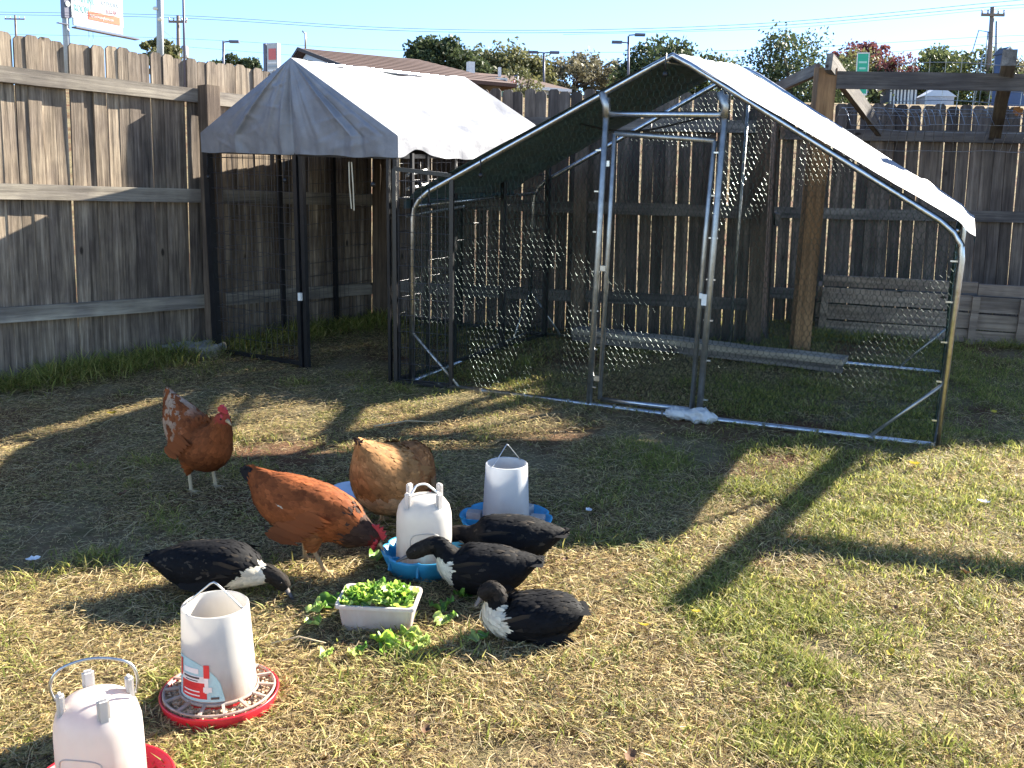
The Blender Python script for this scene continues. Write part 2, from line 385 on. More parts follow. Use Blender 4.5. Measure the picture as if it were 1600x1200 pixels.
# ------------------------------------------------------------------ dog kennel under its silver tarp
KYAW = math.atan2(-.776, 1.307)
kn = thing('dog_kennel', 'black wire dog kennel under a peaked silver tarp with its door open', 'kennel', -2.058, 6.993, KYAW)
KX, KY, KZ, KP, KM = 1.57, 1.86, 1.40, 1.955, .79
KF = 1.50
def sq(mb, a, b, w=.028): return mb.beam(a, b, w, w, (0, 1, 0) if abs(Vector(b)[2] - Vector(a)[2]) > .3 else (0, 0, 1))
for (x, y, w) in [(0, 0, .045), (KM, -.012, .03), (KM + .04, .0, .03), (KX, 0, .028), (KX - .055, -.004, .02), (KX + .05, .09, .02), (KX + .012, .30, .018), (KX, KY, .035), (0, KY, .035), (0, KY * .36, .03), (0, KY * .68, .03), (KX, KY * .33, .03), (KX, KY * .66, .03), (KX * .5, KY, .03)]:
    sq(MB(), (x, y, 0), (x, y, KZ), w).build('frame_post', M_BLACK, kn)
for z in (.03, KZ - .02):
    for a, b in [((0, 0, z), (KM, 0, z)), ((0, 0, z), (0, KY, z)), ((0, KY, z), (KX, KY, z)), ((KX, 0, z), (KX, KY, z))]:
        sq(MB(), a, b, .025).build('frame_rail', M_BLACK, kn)
sq(MB(), (KM, 0, KZ - .02), (KX, 0, KZ - .02), .03).build('frame_rail', M_BLACK, kn)
for x, y in ((KX * .5, 0), (KX * .5, KY)):
    MB().tube([(x, y, KZ - .02), (x, y, KP - .02)], .012).build('roof_strut', M_GALV, kn)
MB().tube([(KX * .5, 0, KP - .02), (KX * .5, KY, KP - .02)], .012).build('ridge_pole', M_GALV, kn)
def wire_panel(name, p0, ex, ez, w, h, dx, dz, r, mat, parent, jit=.0):
    mb = MB(); p0 = Vector(p0); ex = Vector(ex); ez = Vector(ez)
    for i in range(int(w / dx) + 1):
        a = p0 + ex * (i * dx); mb.tube([a, a + ez * (h * .5) + Vector((random.uniform(-jit, jit),) * 3), a + ez * h], r, 4, False)
    for j in range(int(h / dz) + 1):
        a = p0 + ez * (j * dz); mb.tube([a, a + ex * (w * .5) + Vector((random.uniform(-jit, jit),) * 3), a + ex * w], r, 4, False)
    o = mb.build(name, mat, parent, True); tag(o, kind='stuff'); return o
wire_panel('wire_grid', (.02, 0, .04), (1, 0, 0), (0, 0, 1), KM - .03, KZ - .08, .05, .10, .0019, M_WIREG2, kn, .002)
wire_panel('wire_grid', (0, .02, .04), (0, 1, 0), (0, 0, 1), KY - .03, KZ - .08, .05, .10, .0019, M_WIREG2, kn, .002)
wire_panel('wire_grid', (.02, KY, .04), (1, 0, 0), (0, 0, 1), KX - .03, KZ - .08, .05, .10, .0019, M_WIREG2, kn, .002)
wire_panel('wire_grid', (KX, .02, .04), (0, 1, 0), (0, 0, 1), KY - .03, KZ - .08, .05, .10, .0019, M_WIREG2, kn, .002)
for k, (z, l) in enumerate(((1.27, .20), (1.19, .28), (1.11, .14), (1.03, .62))):  # short horizontal steel bars added on the kennel's right side panel
    MB().tube([(KX + .03, .06, z), (KX + .03, .06 + l, z + .03)], .010).build('panel_bar', M_GALV_D, kn)
# the kennel door, swung out towards the run
dr = bpy.data.objects.new('door', None); col.objects.link(dr); dr.parent = kn; dr.location = (KX + .01, -.03, .02); dr.rotation_euler = (0, 0, R(14))
dmb = MB(); DW, DH = .36, 1.29
for a, b in [((0, 0, 0), (0, 0, DH)), ((DW, 0, 0), (DW, 0, DH - .03)), ((0, 0, 0), (DW, 0, 0)), ((0, 0, DH), (DW, 0, DH - .03))]: sq(dmb, a, b, .024)
dmb.build('door_frame', M_BLACK, dr)
wire_panel('door_wire', (.02, 0, .02), (1, 0, 0), (0, 0, 1), DW - .03, DH - .05, .05, .10, .0019, M_WIREG2, dr)
MB().box((KM + .02, -.03, .48), (.022, .02, .05)).build('latch', plain('pale_latch', (.75, .75, .72), .4), kn)
# tarp: two slopes with a valance, and a gable sheet at each end
KC = KX / 2 + .012; KH = KX / 2 + .03     # ridge position and half width of the sheet
fs_ = folds(3, 170, (-.1, 1.8, -.1, 2.0), .008, .032, .016, None, .10, .5)
def slope_pt(sgn):
    def f(p, q):
        y = -.035 + (KY + .07) * p; ends = min(1, 12 * p, 12 * (1 - p))
        t = q * 1.2; over = max(0, t - 1.0) / .2
        x = KC + sgn * min(t, 1.0) * KH; z = KP + (KF - KP) * min(t, 1.0)
        z += (-.035 * math.sin(math.pi * min(t, 1)) * (.35 + math.sin(math.pi * p * 1.6) ** 2) - .03 * (1 - min(t, 1)) * math.sin(math.pi * p) + fs_(x + sgn * 2, y) * 2.8) * ends
        if over > 0:
            x += sgn * (.008 + .016 * noise.noise((y * 9, 1, over)) * over) * ends
            z -= over * (.125 - .036 * ends * max(0, math.sin(y * 7.3 + .4)) ** 2 + .02 * noise.noise((y * 6, 7.7 + sgn, 2)) * ends)
        return (x, y, z)
    return f
f1 = slope_pt(1); tm = MB(); tm.grid(lambda p, q: f1(1 - p, q), 110, 80)
tm.build('tarp_slope', M_TARP, kn, True)
tm = MB(); f2 = slope_pt(-1); tm.grid(f2, 70, 44); tm.build('tarp_slope', M_TARP, kn, True)
def gable(y0, sgn):
    rr = random.Random(11 + sgn); rays_ = [(rr.uniform(.06, .94), rr.uniform(.010, .03), rr.uniform(.006, .020) * rr.choice((1, 1, -.6))) for _ in range(16)] + [(.5, .010, -.028), (.455, .016, .018), (.54, .016, .018), (.80, .012, .022), (.835, .010, -.016), (.22, .012, .018)]
    ff = folds(31 + sgn, 110, (-.1, 1.8, 1.3, 2.0), .007, .022, .009, None, .05, .22)
    def f(p, q):
        e_ = min(1, 9 * p, 9 * (1 - p)) * min(1, 8 * q); t = min(1, q / .8); over = max(0, q - .8) / .2
        x = KC + (2 * p - 1) * KH * t; z = KP + (KF - KP) * t * abs(2 * p - 1) + (1 - abs(2 * p - 1)) * (KF - .02 - KP) * t
        z -= over * (.125 + (.0 if over < .99 else .012 * noise.noise((p * 8, sgn, 3))) - .02 * (1 - abs(2 * p - 1)))
        d = .035 + (.022 * math.sin(math.pi * min(1, q))) * e_
        for (pp, w, a) in rays_:
            k = ((p - pp) / w) ** 2
            if k < 9: d += .7 * a * math.exp(-k) * math.sin(min(1, q * 1.15) * math.pi * .66) * e_
        d += (.6 * ff(x, z) + .010 * over * noise.noise((p * 14, over, 5 + sgn))) * e_
        return (x, y0 + sgn * d, z)
    return f
g1 = gable(0, -1); tm = MB(); tm.grid(lambda p, q: g1(p, 1 - q), 140, 70); tm.build('tarp_gable', M_TARP, kn, True)
g2 = gable(KY, 1); tm = MB(); tm.grid(lambda p, q: g2(1 - p, 1 - q), 60, 30); tm.build('tarp_gable', M_TARP, kn, True)
for (x, y) in ((.07, -.07), (KM - .05, -.06), (KX - .12, -.07), (KX + .06, .16), (KX + .06, .55)):
    b_ = MB().tube([(x, y, KZ - .05), (x + .008, y - .01, KZ - .11), (x, y, KZ - .17)], .003, 5); b_.ball((x, y, KZ - .185), .016, 8); b_.build('bungee_tie', M_BLACK, kn, True)
for k in range(2):
    MB().tube([(1.22 + k * .02, -.01, KZ - .06), (1.225 + k * .028, -.015, KZ - .2), (1.235 + k * .02, -.012, KZ - .34 - k * .01)], .004, 5).build('hanging_strap', plain('cream_strap', (.62, .55, .40), .7) if k == 0 else MATS['cream_strap'], kn)

# ------------------------------------------------------------------ the walk-in run
RX, RY, RE, RP = 3.02, 1.885, 1.092, 1.925
run = thing('chicken_run', 'galvanised walk-in chicken run with wire netting and a silver roof', 'chicken run', -.6223, 6.1685, -.4074)
TR = .0165
def arch(y, lift=0.0):
    pts = [(0, y, 0), (0, y, RE - .07), (.010, y, RE - .01), (.04, y, RE + .04 + lift * .2), (.10, y, RE + .09 + lift * .2)]
    pts += [(RX * .5 - .10, y, RP - .05 + lift), (RX * .5, y, RP + lift), (RX * .5 + .10, y, RP - .05 + lift)]
    pts += [(RX - .12, y, RE + .05 + lift * .2), (RX - .05, y, RE - .005 + lift * .2), (RX - .012, y, RE - .06), (RX, y, RE - .13), (RX, y, 0)]
    return [(x + .0115 * z + .02 * (z / RP) ** 3, yy, z) for x, yy, z in pts]
def roof_z(x, lift=0): return RE + .02 + (RP - RE - .02) * (1 - abs(2 * x / RX - 1)) + lift * (1 - abs(2 * x / RX - 1))
LIFT = .06
MB().tube(arch(0), TR, 10).build('frame_arch', M_GALV, run, True)
MB().tube(arch(RY, LIFT), TR, 10).build('frame_arch', M_GALV, run, True)
MB().tube([(0, 0, .02), (RX * .5, -.004, .012), (RX, 0, .02)], TR, 8).build('bottom_rail', M_GALV, run, True)
for a, b in [((0, RY, .02), (RX, RY, .02)), ((0, 0, .02), (0, RY, .02)), ((RX, 0, .02), (RX, RY, .02))]:
    MB().tube([a, b], TR * .9, 8).build('bottom_rail', M_GALV, run, True)
for x in (.03, RX * .5, RX - .03):
    MB().tube([(x + .0115, 0, roof_z(x) - .03), (x + .0115, RY, roof_z(x, LIFT) - .03)], .011, 8).build('roof_rail', M_GALV, run, True)
for x in (RX * .389, RX * .601):
    zt = roof_z(x) - .03
    MB().tube([(x - .012, 0, 0), (x + .008, 0, zt * .5), (x + .03, 0, zt)], TR * 1.1, 10).build('door_post', M_GALV_D, run, True)
for x in (RX * .52,):
    MB().tube([(x, RY, 0), (x + .02, RY, roof_z(x) - .02)], .011, 8).build('rear_pole', M_GALV_D, run, True)
DX0, DX1 = RX * .389, RX * .601
ZT = roof_z(DX0) - .03
MB().tube([(DX0 + .03, 0, ZT - .085), (DX1 + .02, 0, ZT - .085)], TR, 10).build('door_lintel', M_GALV, run, True)
for (x, s_) in ((DX0 + .03, 1), (DX1 + .025, -1)):
    MB().tube([(x, 0, ZT - .10), (x - s_ * .004, 0, ZT - .04), (x - s_ * .03 * (1 if s_ > 0 else -1), 0, ZT + .03)], .024, 8).build('pipe_joint', M_GALV_D, run, True)
for (p, q) in [((0, 0, .34), (.33, 0, .02)), ((RX, 0, .34), (RX - .33, 0, .02)), ((0, RY, .36), (.27, RY, .02)), ((0, RY, .36), (0, RY - .3, .02)), ((RX, RY, .34), (RX - .3, RY, .02))]:
    MB().tube([p, q], .009, 8).build('corner_brace', M_GALV_D, run, True)
# door leaf
door = bpy.data.objects.new('door', None); col.objects.link(door); door.parent = run; door.location = (DX0 + .055, .012, .05)
dw, dh = DX1 - DX0 - .105, ZT - .235
MB().tube([(-.008, 0, 0), (.008, 0, dh * .6), (.02, 0, dh)], TR * .85, 8).build('door_stile', M_GALV_D, door, True)
MB().tube([(dw - .008, 0, 0), (dw + .008, 0, dh * .6), (dw + .03, 0, dh - .03)], TR * .85, 8).build('door_stile', M_GALV_D, door, True)
MB().tube([(0, 0, 0), (dw, 0, 0)], TR * .85, 8).build('door_rail', M_GALV, door, True)
MB().tube([(.02, 0, dh), (dw + .03, 0, dh - .03)], TR * .85, 8).build('door_rail', M_GALV_D, door, True)
MB().box((dw + .03, -.022, .62), (.028, .012, .06)).box((dw + .012, -.026, .64), (.016, .010, .028)).build('latch', MATS['pale_latch'], door)
for z in (.12, .75, 1.32): MB().box((-.025, -.002, z), (.05, .02, .03)).build('hinge', M_GALV, door)
# hexagonal netting
def hexnet(name, p0, ex, ez, w, inside, cell=.043, r=.00082, parent=run, bow=.019, asp=1.28):
    mb = MB(); p0 = Vector(p0); ex = Vector(ex); ez = Vector(ez); nrm = ex.cross(ez)
    hx = cell; hz = cell * .5 * math.sqrt(3); sd2 = random.randint(0, 999)
    def P(x, z):
        jx = .002 * noise.noise((x * 9, z * 9, sd2)); jz = .002 * noise.noise((x * 9, z * 9, sd2 + 9)); b_ = bow * noise.noise((x * 2.1, z * 2.1, sd2 + 3)) + .0014 * noise.noise((x * 23, z * 23, sd2))
        return p0 + ex * (x + jx) + ez * (z + jz) + nrm * b_
    hw = cell * .38; dzh = hw * asp; vz = cell * .34; row = dzh + vz
    for j in range(int(2.0 / row) + 2):
        for i in range(int(w / (2 * hw)) + 2):
            cx = i * 2 * hw + (hw if j % 2 else 0); cz = j * row
            a = (cx, cz); b_ = (cx + hw, cz + dzh); c = (cx - hw, cz + dzh); d = (cx, cz - vz)
            for q0, q1, rr in ((a, b_, r), (c, a, r), (d, a, r * 1.35)):
                if inside(*q0) and inside(*q1): mb.tube([P(*q0), P(*q1)], rr, 4, False)
    o = mb.build(name, M_WIRE, parent, True); tag(o, kind='stuff'); return o
def gin(x0, x1, top): return lambda x, z: x0 < x < x1 and .03 < z < top(x)
ft = lambda x: roof_z(x) - .03
hexnet('wire_netting', (0, .018, 0), (1, 0, 0), (0, 0, 1), RX, gin(.0, DX0, ft))
hexnet('wire_netting', (0, .018, 0), (1, 0, 0), (0, 0, 1), RX, gin(DX1, RX, ft), asp=.93)
hexnet('wire_netting', (0, .018, 0), (1, 0, 0), (0, 0, 1), RX, lambda x, z: DX0 <= x <= DX1 and ZT - .09 < z < ft(x))
hexnet('door_netting', (0, .012, 0), (1, 0, 0), (0, 0, 1), dw, lambda x, z: 0 < x < dw and 0 < z < dh - .02, parent=door, asp=1.12)
hexnet('wire_netting', (0, RY - .018, 0), (1, 0, 0), (0, 0, 1), RX, gin(0, RX, lambda x: roof_z(x, LIFT) - .03))
hexnet('wire_netting', (.016, 0, 0), (0, 1, 0), (0, 0, 1), RY, gin(0, RY, lambda x: RE))
hexnet('wire_netting', (RX - .016, 0, 0), (0, 1, 0), (0, 0, 1), RY, gin(0, RY, lambda x: RE))
# clips that tie the netting to the pipes
cl = MB()
for x in np.arange(.2, RX, .28): cl.box((x, -.016, .022), (.012, .012, .03))
for z in np.arange(.12, 1.5, .22):
    for x in (DX0 + .002, DX1 + .008): cl.box((x, -.004, z), (.05, .008, .008))
for z in np.arange(.15, 1.0, .2): cl.box((RX - .01, -.004, z), (.05, .008, .008))
cl.build('netting_clip', M_GALV, run)
# roof sheet
rf = folds(21, 150, (-.2, 3.3, -.1, 2.1), .012, .05, .016, [0.35, 1.2, .1], .15, .7)
def sheet(sgn):
    def f(p, q):
        y = -.022 + (RY - .24) * p; t = q * 1.035; over = max(0, t - 1.0)
        lift = LIFT * p
        x = RX / 2 + sgn * min(t, 1) * (RX / 2 + .035)
        z = RP + .008 + lift - (RP + lift - RE - (.05 if sgn < 0 else 0)) * min(t, 1)
        z += -.035 * math.sin(math.pi * min(t, 1)) * math.sin(math.pi * p) ** 2 * (1 if sgn < 0 else .3) + rf(x, y) * (.85 + .4 * (sgn < 0)) * min(1, .25 + 8 * p, .25 + 8 * (1 - p)) * min(1, .15 + max(0, 1 - t) * 5) + .006 * (t > .1) * (t < .97)
        # rounds over the bent eave
        if t > .955: z -= (t - .955) * .5
        if over > 0: z -= over * .9; x += sgn * .012
        x += .0115 * z + .02 * (z / RP) ** 3
        return (x, y + .012 * noise.noise((x * 5, y * 2, 8)), z)
    return f
f1 = sheet(1); MB().grid(lambda p, q: f1(1 - p, q), 70, 90).build('roof_sheet', M_TARP, run, True)
f2s = sheet(-1); MB().grid(f2s, 70, 90).build('roof_sheet', M_TARP, run, True)
for (x, y) in ((RX * .5 + .02, -.05), (RX * .16, -.05), (RX * .05, -.05), (RX * .3, RY + .02)):
    z = roof_z(x) - .05; MB().tube([(x, y, z + .07), (x, y - .006, z - .02)], .004, 5).ball((x, y, z - .035), .015, 8).build('bungee_tie', M_BLACK, run, True)
MB().tube([(x_, .5, roof_z(RX * .42) - .20 - .05 * math.sin((x_ - .85) / .62 * math.pi)) for x_ in np.linspace(.85, 1.6, 9)], .006, 6).build('bungee_cord', M_BLACK, run, True)

# crumpled white bag tied at the door sill
bag = MB()
def bagf(p, q):
    a = 2 * math.pi * q; x = (p - .5) * .29; w = .042 * (1 + .25 * math.cos(p * 9)) * (1 - abs(2 * p - 1) ** 5 * .7)
    r_ = w * (1 + .45 * noise.noise((p * 9, math.cos(a) * 2.2, math.sin(a) * 2.2)) + .25 * noise.noise((p * 25, math.cos(a) * 6, math.sin(a) * 6)))
    return (x, math.cos(a) * r_ * .9, .035 + math.sin(a) * r_ * .85)
bag.grid(bagf, 46, 24)
o = bag.build('plastic_bag', plain('white_sheet_plastic', (.74, .74, .73), .3, 0, .1, 25, .2, .5, .25), None, True)
o.matrix_world = Matrix.Translation(W(.985, 5.42, 0)) @ TILT @ Matrix.Rotation(-.4074, 4, 'Z'); tag(o, 'crumpled white plastic bag lying at the sill of the run door', 'bag')

# ------------------------------------------------------------------ plank on blocks inside the run
pa, pb = Vector((.47, 7.62, 0)), Vector((2.20, 6.64, 0)); pdv = pb - pa
pl = thing('timber_plank', 'long grey timber plank on low blocks inside the run', 'plank', pa.x, pa.y, math.atan2(pdv.y, pdv.x))
o = rough_board(pdv.length, .17, .04, 'x', 12, .004, 5).build('plank_board', M_RAIL, pl); o.rotation_euler = (R(90), 0, 0); o.location = (0, .02, .098)
o = rough_board(pdv.length, .05, .03, 'x', 12, .004, 6).build('plank_edge', M_RAIL_B, pl); o.location = (0, -.04, .052)
for x in (.2, pdv.length * .47, pdv.length - .12): MB().box((x, .03, .036), (.12, .11, .076)).build('support_block', M_STONE, pl)

# ------------------------------------------------------------------ pergola
pg = thing('pergola', 'cedar post and grey beam pergola reaching over the back fence', 'pergola', 2.13, 7.48)
def PL(u, v, z): return TILT.inverted() @ (W(u, v, z) - W(2.20, 7.5, 0))
def lb(u, v, z): return (u - 2.13, v - 7.48, z)
def pbeam(name, a, b, w, h, mat=M_RAIL_B, ms=0):
    a = Vector(lb(*a)); b = Vector(lb(*b)); d = b - a
    o = rough_board(d.length, h, w, 'x', 12, .0025, ms).build(name, mat, pg)
    o.location = a; o.rotation_euler = (0, -math.asin(d.z / d.length), math.atan2(d.y, d.x)); return o
sh = R(5) * .7
o = rough_board(2.06, .125, .125, 'z', 12, .002, 3).build('post', M_POST, pg); o.rotation_euler = (sh, R(-.3), 0); o.location = (0, 0, -.05)
pbeam('beam', (2.06, 7.33, 1.925), (4.90, 7.30, 1.935), .04, .115, ms=1)
pbeam('rafter', (2.10, 7.22, 2.035), (2.98, 8.66, 1.62), .045, .11, ms=2)
pbeam('rafter', (3.26, 7.12, 2.075), (3.90, 8.60, 1.62), .09, .11, ms=3)
pbeam('rafter', (3.68, 5.62, 2.05), (4.86, 7.50, 2.05), .07, .11, ms=4)
pbeam('rafter', (2.09, 7.45, 2.00), (2.0, 8.68, 1.88), .04, .08, ms=6)
pbeam('beam', (3.95, 6.06, 1.98), (5.3, 5.62, 1.98), .05, .11, ms=5)
for (u, v) in ((4.80, 7.32), (5.20, 5.68)):
    o = rough_board(2.02, .10, .10, 'z', 12, .002, int(u * 9)).build('post', M_POST, pg); o.rotation_euler = (sh, 0, 0); o.location = (u - 2.13, v - 7.48, -.05)
# bent welded wire laid over the fence behind the beam
wm = MB()
def wmp(x, t):   # t 0..1 from fence top rail upward and curling
    z = 1.46 + .32 * math.sin(t * 2.0); v = 8.56 - .30 * (t ** 1.6) + .05 * noise.noise((x * 2, t, 4)); z += .02 * noise.noise((x * 3, t * 2, 1)); return W(x + .10 * t * math.sin(x * 5), v, z)
for x in np.arange(2.55, 4.9, .077): wm.tube([wmp(x, t) for t in np.linspace(0, 1.25, 8)], .0022, 4, False)
for t in np.linspace(0, 1.25, 6): wm.tube([wmp(x, t) for x in np.linspace(2.55, 4.9, 30)], .0022, 4, False)
o = wm.build('wire_mesh', M_WIREG, None, True); tag(o, 'bent grey welded wire mesh draped over the fence below the pergola beam', 'wire mesh')
wm = MB()
for x in np.arange(3.1, 4.6, .13): wm.tube([W(x, 8.75, 1.75), W(x + .01, 8.76, 2.02), W(x, 8.74, 2.17 + .03 * math.sin(x * 4))], .003, 4, False)
for z in (1.85, 1.95, 2.05, 2.15): wm.tube([W(x, 8.75, z + .015 * math.sin(x * 4)) for x in np.linspace(3.1, 4.6, 16)], .003, 4, False)
o = wm.build('wire_mesh', M_WIREG, None, True); tag(o, 'upright wire mesh topping the fence above the pergola beam', 'wire mesh')

def leaf_mesh(name, L, wd, mat, seed, curl=.4, cols=None):
    rr = random.Random(seed); mb = MB(); n = 7
    for i in range(n + 1):
        t = i / n; w = wd * math.sin(math.pi * min(1, t * .92 + .06)) ** .8 * (1 + .25 * math.sin(i * 2.4 + seed)); zc = curl * L * (t - .5) ** 2
        for s_ in (-1, 0, 1): mb.v.append((L * (t - .5), s_ * w, zc + abs(s_) * curl * w * .7 + rr.uniform(-.002, .002)))
    for i in range(n):
        for k in range(2): mb.f.append((i * 3 + k, i * 3 + k + 1, (i + 1) * 3 + k + 1, (i + 1) * 3 + k))
    return mb.mesh(name, mat, True)
M_DRYLEAF = plain('dried_orange_leaf', (.42, .17, .05), .6, 0, .25, 40, 0, .3, .3)
M_YELLEAF = plain('yellow_leaf', (.55, .42, .05), .55, 0, .25, 40, 0, .3, .3)
M_BRLEAF = plain('brown_leaf', (.16, .085, .045), .75, 0, .3, 40, 0, .3, .15)
lm = leaf_mesh('dried_leaf', .10, .035, M_DRYLEAF, 2)
for k, (u, v, z, lab) in enumerate([(3.80, 8.35, 1.775, 'curled orange dried leaf caught in the wire, left of two'), (3.93, 8.33, 1.78, 'curled orange dried leaf caught in the wire at the frame edge')]):
    o = link('dried_leaf', lm); o.matrix_world = Matrix.Translation(W(u, v, z)) @ Matrix.Rotation(1.1 + k, 4, 'X') @ Matrix.Rotation(.5 + k * 2, 4, 'Z'); tag(o, lab, 'leaf')

# ------------------------------------------------------------------ raised bed
ba, bb = Vector((2.50, 8.26, 0)), Vector((4.85, 7.50, 0)); bd = bb - ba; BL = bd.length
bed = thing('raised_bed', 'raised garden bed of weathered boards in front of the back fence', 'garden bed', ba.x, ba.y, math.atan2(bd.y, bd.x))
sx = 1.12
for k, (z, h) in enumerate(((.055, .11), (.18, .125), (.315, .125), (.43, .09))):
    for j, (x0, x1) in enumerate(((0, sx + .03 * (k % 2)), (sx + .006 + .03 * (k % 2), BL))):
        o = rough_board(x1 - x0, h - .005, .035, 'x', 8, .003, k * 5 + j).build('board', M_BED, bed); o.location = (x0, random.uniform(-.005, .005), z - (.0 if j == 0 else .008)); o.rotation_euler = (random.uniform(-.02, .02), random.uniform(-.004, .004), 0)
    if k < 3:
        o = rough_board(.34, h - .005, .035, 'x', 4, .003, k * 5 + 31).build('board', M_BED, bed); o.location = (-.02, .03, z); o.rotation_euler = (0, 0, R(90))
for x in (.02, sx + .02, sx + .36, BL - .4):
    o = rough_board(.40, .055, .04, 'z', 4, .003, int(x * 50)).build('stake', M_BED, bed); o.location = (x, -.042, -.03); o.rotation_euler = (0, random.uniform(-.04, .04), 0)
MB().grid(lambda p, q: (p * BL, .03 + q * .36, .40 + .02 * noise.noise((p * 9, q * 3, 1))), 30, 6).build('soil', plain('bed_soil', (.09, .05, .03), .95, 0, .3, 30, .6), bed, True)

# ------------------------------------------------------------------ flat stones by the fence post
for k, (u, v, a, s_, lab) in enumerate([(-2.30, 6.92, .3, .13, 'flat grey stone at the foot of the fence post, left one'), (-2.12, 6.96, .9, .12, 'flat grey stone against the kennel corner post')]):
    mb = MB(); bm = bmesh.new(); bmesh.ops.create_icosphere(bm, subdivisions=3, radius=1)
    for q in bm.verts:
        p = q.co; p.z = max(-.3, min(.32, p.z)); q.co = Vector((p.x * s_ * 1.15, p.y * s_ * .8, p.z * .14)) * (1 + .22 * noise.noise(p * 1.8 + Vector((k, 0, 0))))
    me = bpy.data.meshes.new('stone'); bm.to_mesh(me); bm.free(); me.materials.append(M_STONE)
    o = link('stone', me); o.matrix_world = Matrix.Translation(W(u, v, .035)) @ TILT @ Matrix.Rotation(a, 4, 'Z'); tag(o, lab, 'stone')

# ------------------------------------------------------------------ feeders and drinkers
def lobed(n, depth): return lambda a, i: 1 - depth * abs(math.cos(a * n / 2)) ** 6
M_FEED = plain('feed_pellets', (.36, .27, .17), .85, 0, .35, 150, .5)
def handle(parent, w, z, h, mat=M_GALV, r=.003, lean=0.0, yaw=0.0, peak=.35):
    pts = []
    for t in np.linspace(-1, 1, 17):
        zz = h * (1 - abs(t) ** 1.0 * .92) if abs(t) > peak else h * (1 - peak * .92) + h * .06 * (1 - (t / peak) ** 2) + 0
        pts.append((w * t, lean * zz / h, z + zz))
    o = MB().tube(pts, r, 6).build('handle', mat, parent, True); o.rotation_euler = (0, 0, yaw); return o
def tube_feeder(name, label, u, v, r0, r1, h, mat, pan, yaw=0.0, group=None):
    t = thing(name, label, 'feeder', u, v, yaw, group=group)
    prof = [(r0, .045), (r0 * .995, .06), (r1, h), (r1 - .004, h + .004), (r1 - .006, h), (r1 - .008, h - .03), (r0 - .006, .06)]
    MB().lathe(prof, 48).build('hopper', mat, t, True)
    pan(t); return t
def red_pan(t):
    p = [(.0, .008), (.13, .008), (.140, .012), (.149, .040), (.1525, .043), (.156, .039), (.148, .012), (.150, .002), (.0, .002)]
    MB().lathe(p, 56).build('pan', M_REDPL, t, True)
    fe = MB(); fe.grid(lambda a, b: ((.09 + .052 * b) * math.cos(2 * math.pi * a), (.09 + .052 * b) * math.sin(2 * math.pi * a), .031 + .005 * noise.noise((math.cos(2 * math.pi * a) * 16, math.sin(2 * math.pi * a) * 16, b * 4))), 90, 6); fe.build('feed', M_FEED, t, True)
    pel = MB()
    for _ in range(520):
        a = random.uniform(0, 2 * math.pi); rr = random.uniform(.10, .142); pel.box((rr * math.cos(a), rr * math.sin(a), .036 + random.uniform(0, .006)), (.007, .0045, .0045), Matrix.Rotation(random.uniform(0, 6), 3, 'Z') @ Matrix.Rotation(random.uniform(-.6, .6), 3, 'X'))
    tag(pel.build('loose_pellets', plain('pale_pellets', (.52, .38, .25), .8, 0, .4, 300), t), kind='stuff')
    sp = MB().lathe([(.096, .050), (.10, .057), (.104, .050), (.10, .045), (.096, .050)], 48); sp.lathe([(.139, .045), (.143, .050), (.147, .045), (.143, .041), (.139, .045)], 56)
    sp.build('grill_ring', M_JUGP, t, True)
    for k in range(14):
        a = 2 * math.pi * (k + .3) / 14; MB().beam((.098 * math.cos(a), .098 * math.sin(a), .052), (.143 * math.cos(a), .143 * math.sin(a), .047), .0075, .006).build('grill_spoke', M_JUGP, t)
rfeed = tube_feeder('tube_feeder', 'milky tube feeder with a label standing in a red pan', -.768, 2.475, .098, .0865, .285, M_JUG, red_pan, .0)
handle(rfeed, .078, .278, .075, M_GALV, .0028, .0, R(-12), .12)
# printed label wrapped on the hopper
M_TEAL = plain('label_teal', (.36, .56, .58), .5, 0, .12, 30); M_LRED = plain('label_red', (.62, .03, .03), .5, 0, .1, 30); M_LWHITE = plain('label_white', (.74, .70, .66), .5, 0, .1, 30); M_LDARK = plain('label_ink', (.07, .055, .05), .5)
def hr(z): return .098 + (.0865 - .098) * (z - .06) / (.285 - .06)
def patch(a0, a1, z0, z1, mat, off, top=None, par=None, name='label'):
    def f(p, q):
        a = R(a0 + (a1 - a0) * p); zt = z1 if top is None else top(p); z = z0(p) + (zt - z0(p)) * q if callable(z0) else z0 + (zt - z0) * q
        r_ = hr(z) + off; return (r_ * math.cos(a), r_ * math.sin(a), z)
    return MB().grid(f, 16, 8).build(name, mat, par, True)
lab = patch(-150, -66, .060, .13, M_TEAL, .0012, lambda p: .066 + .108 * math.sqrt(max(0, 1 - (max(0, p - .10) / .90) ** 2.4)), rfeed)
patch(-140, -92, .068, .112, M_LRED, .0020, None, lab, 'label_band'); patch(-140, -92, .112, .130, M_LWHITE, .0020, None, lab, 'label_band')
patch(-146, -139, .118, .166, M_LRED, .0024, None, lab, 'label_stripe'); patch(-96, -87, .126, .162, M_LRED, .0024, None, lab, 'label_stripe'); patch(-95, -89, .085, .126, M_LWHITE, .0024, None, lab, 'label_stripe')
for k in range(3):
    patch(-134, -103, .075 + k * .011, .0785 + k * .011, M_LWHITE if k < 2 else M_LRED, .0028, None, lab, 'label_print')
patch(-134, -103, .1225, .1275, M_LDARK, .0028, None, lab, 'label_print'); patch(-130, -106, .1155, .118, M_LDARK, .0028, None, lab, 'label_print')
patch(-134, -104, .136, .150, M_LWHITE, .0024, None, lab, 'label_print'); patch(-86, -74, .068, .074, M_LDARK, .0028, None, lab, 'label_print'); patch(-97, -84, .088, .102, M_LWHITE, .0032, None, lab, 'label_badge')

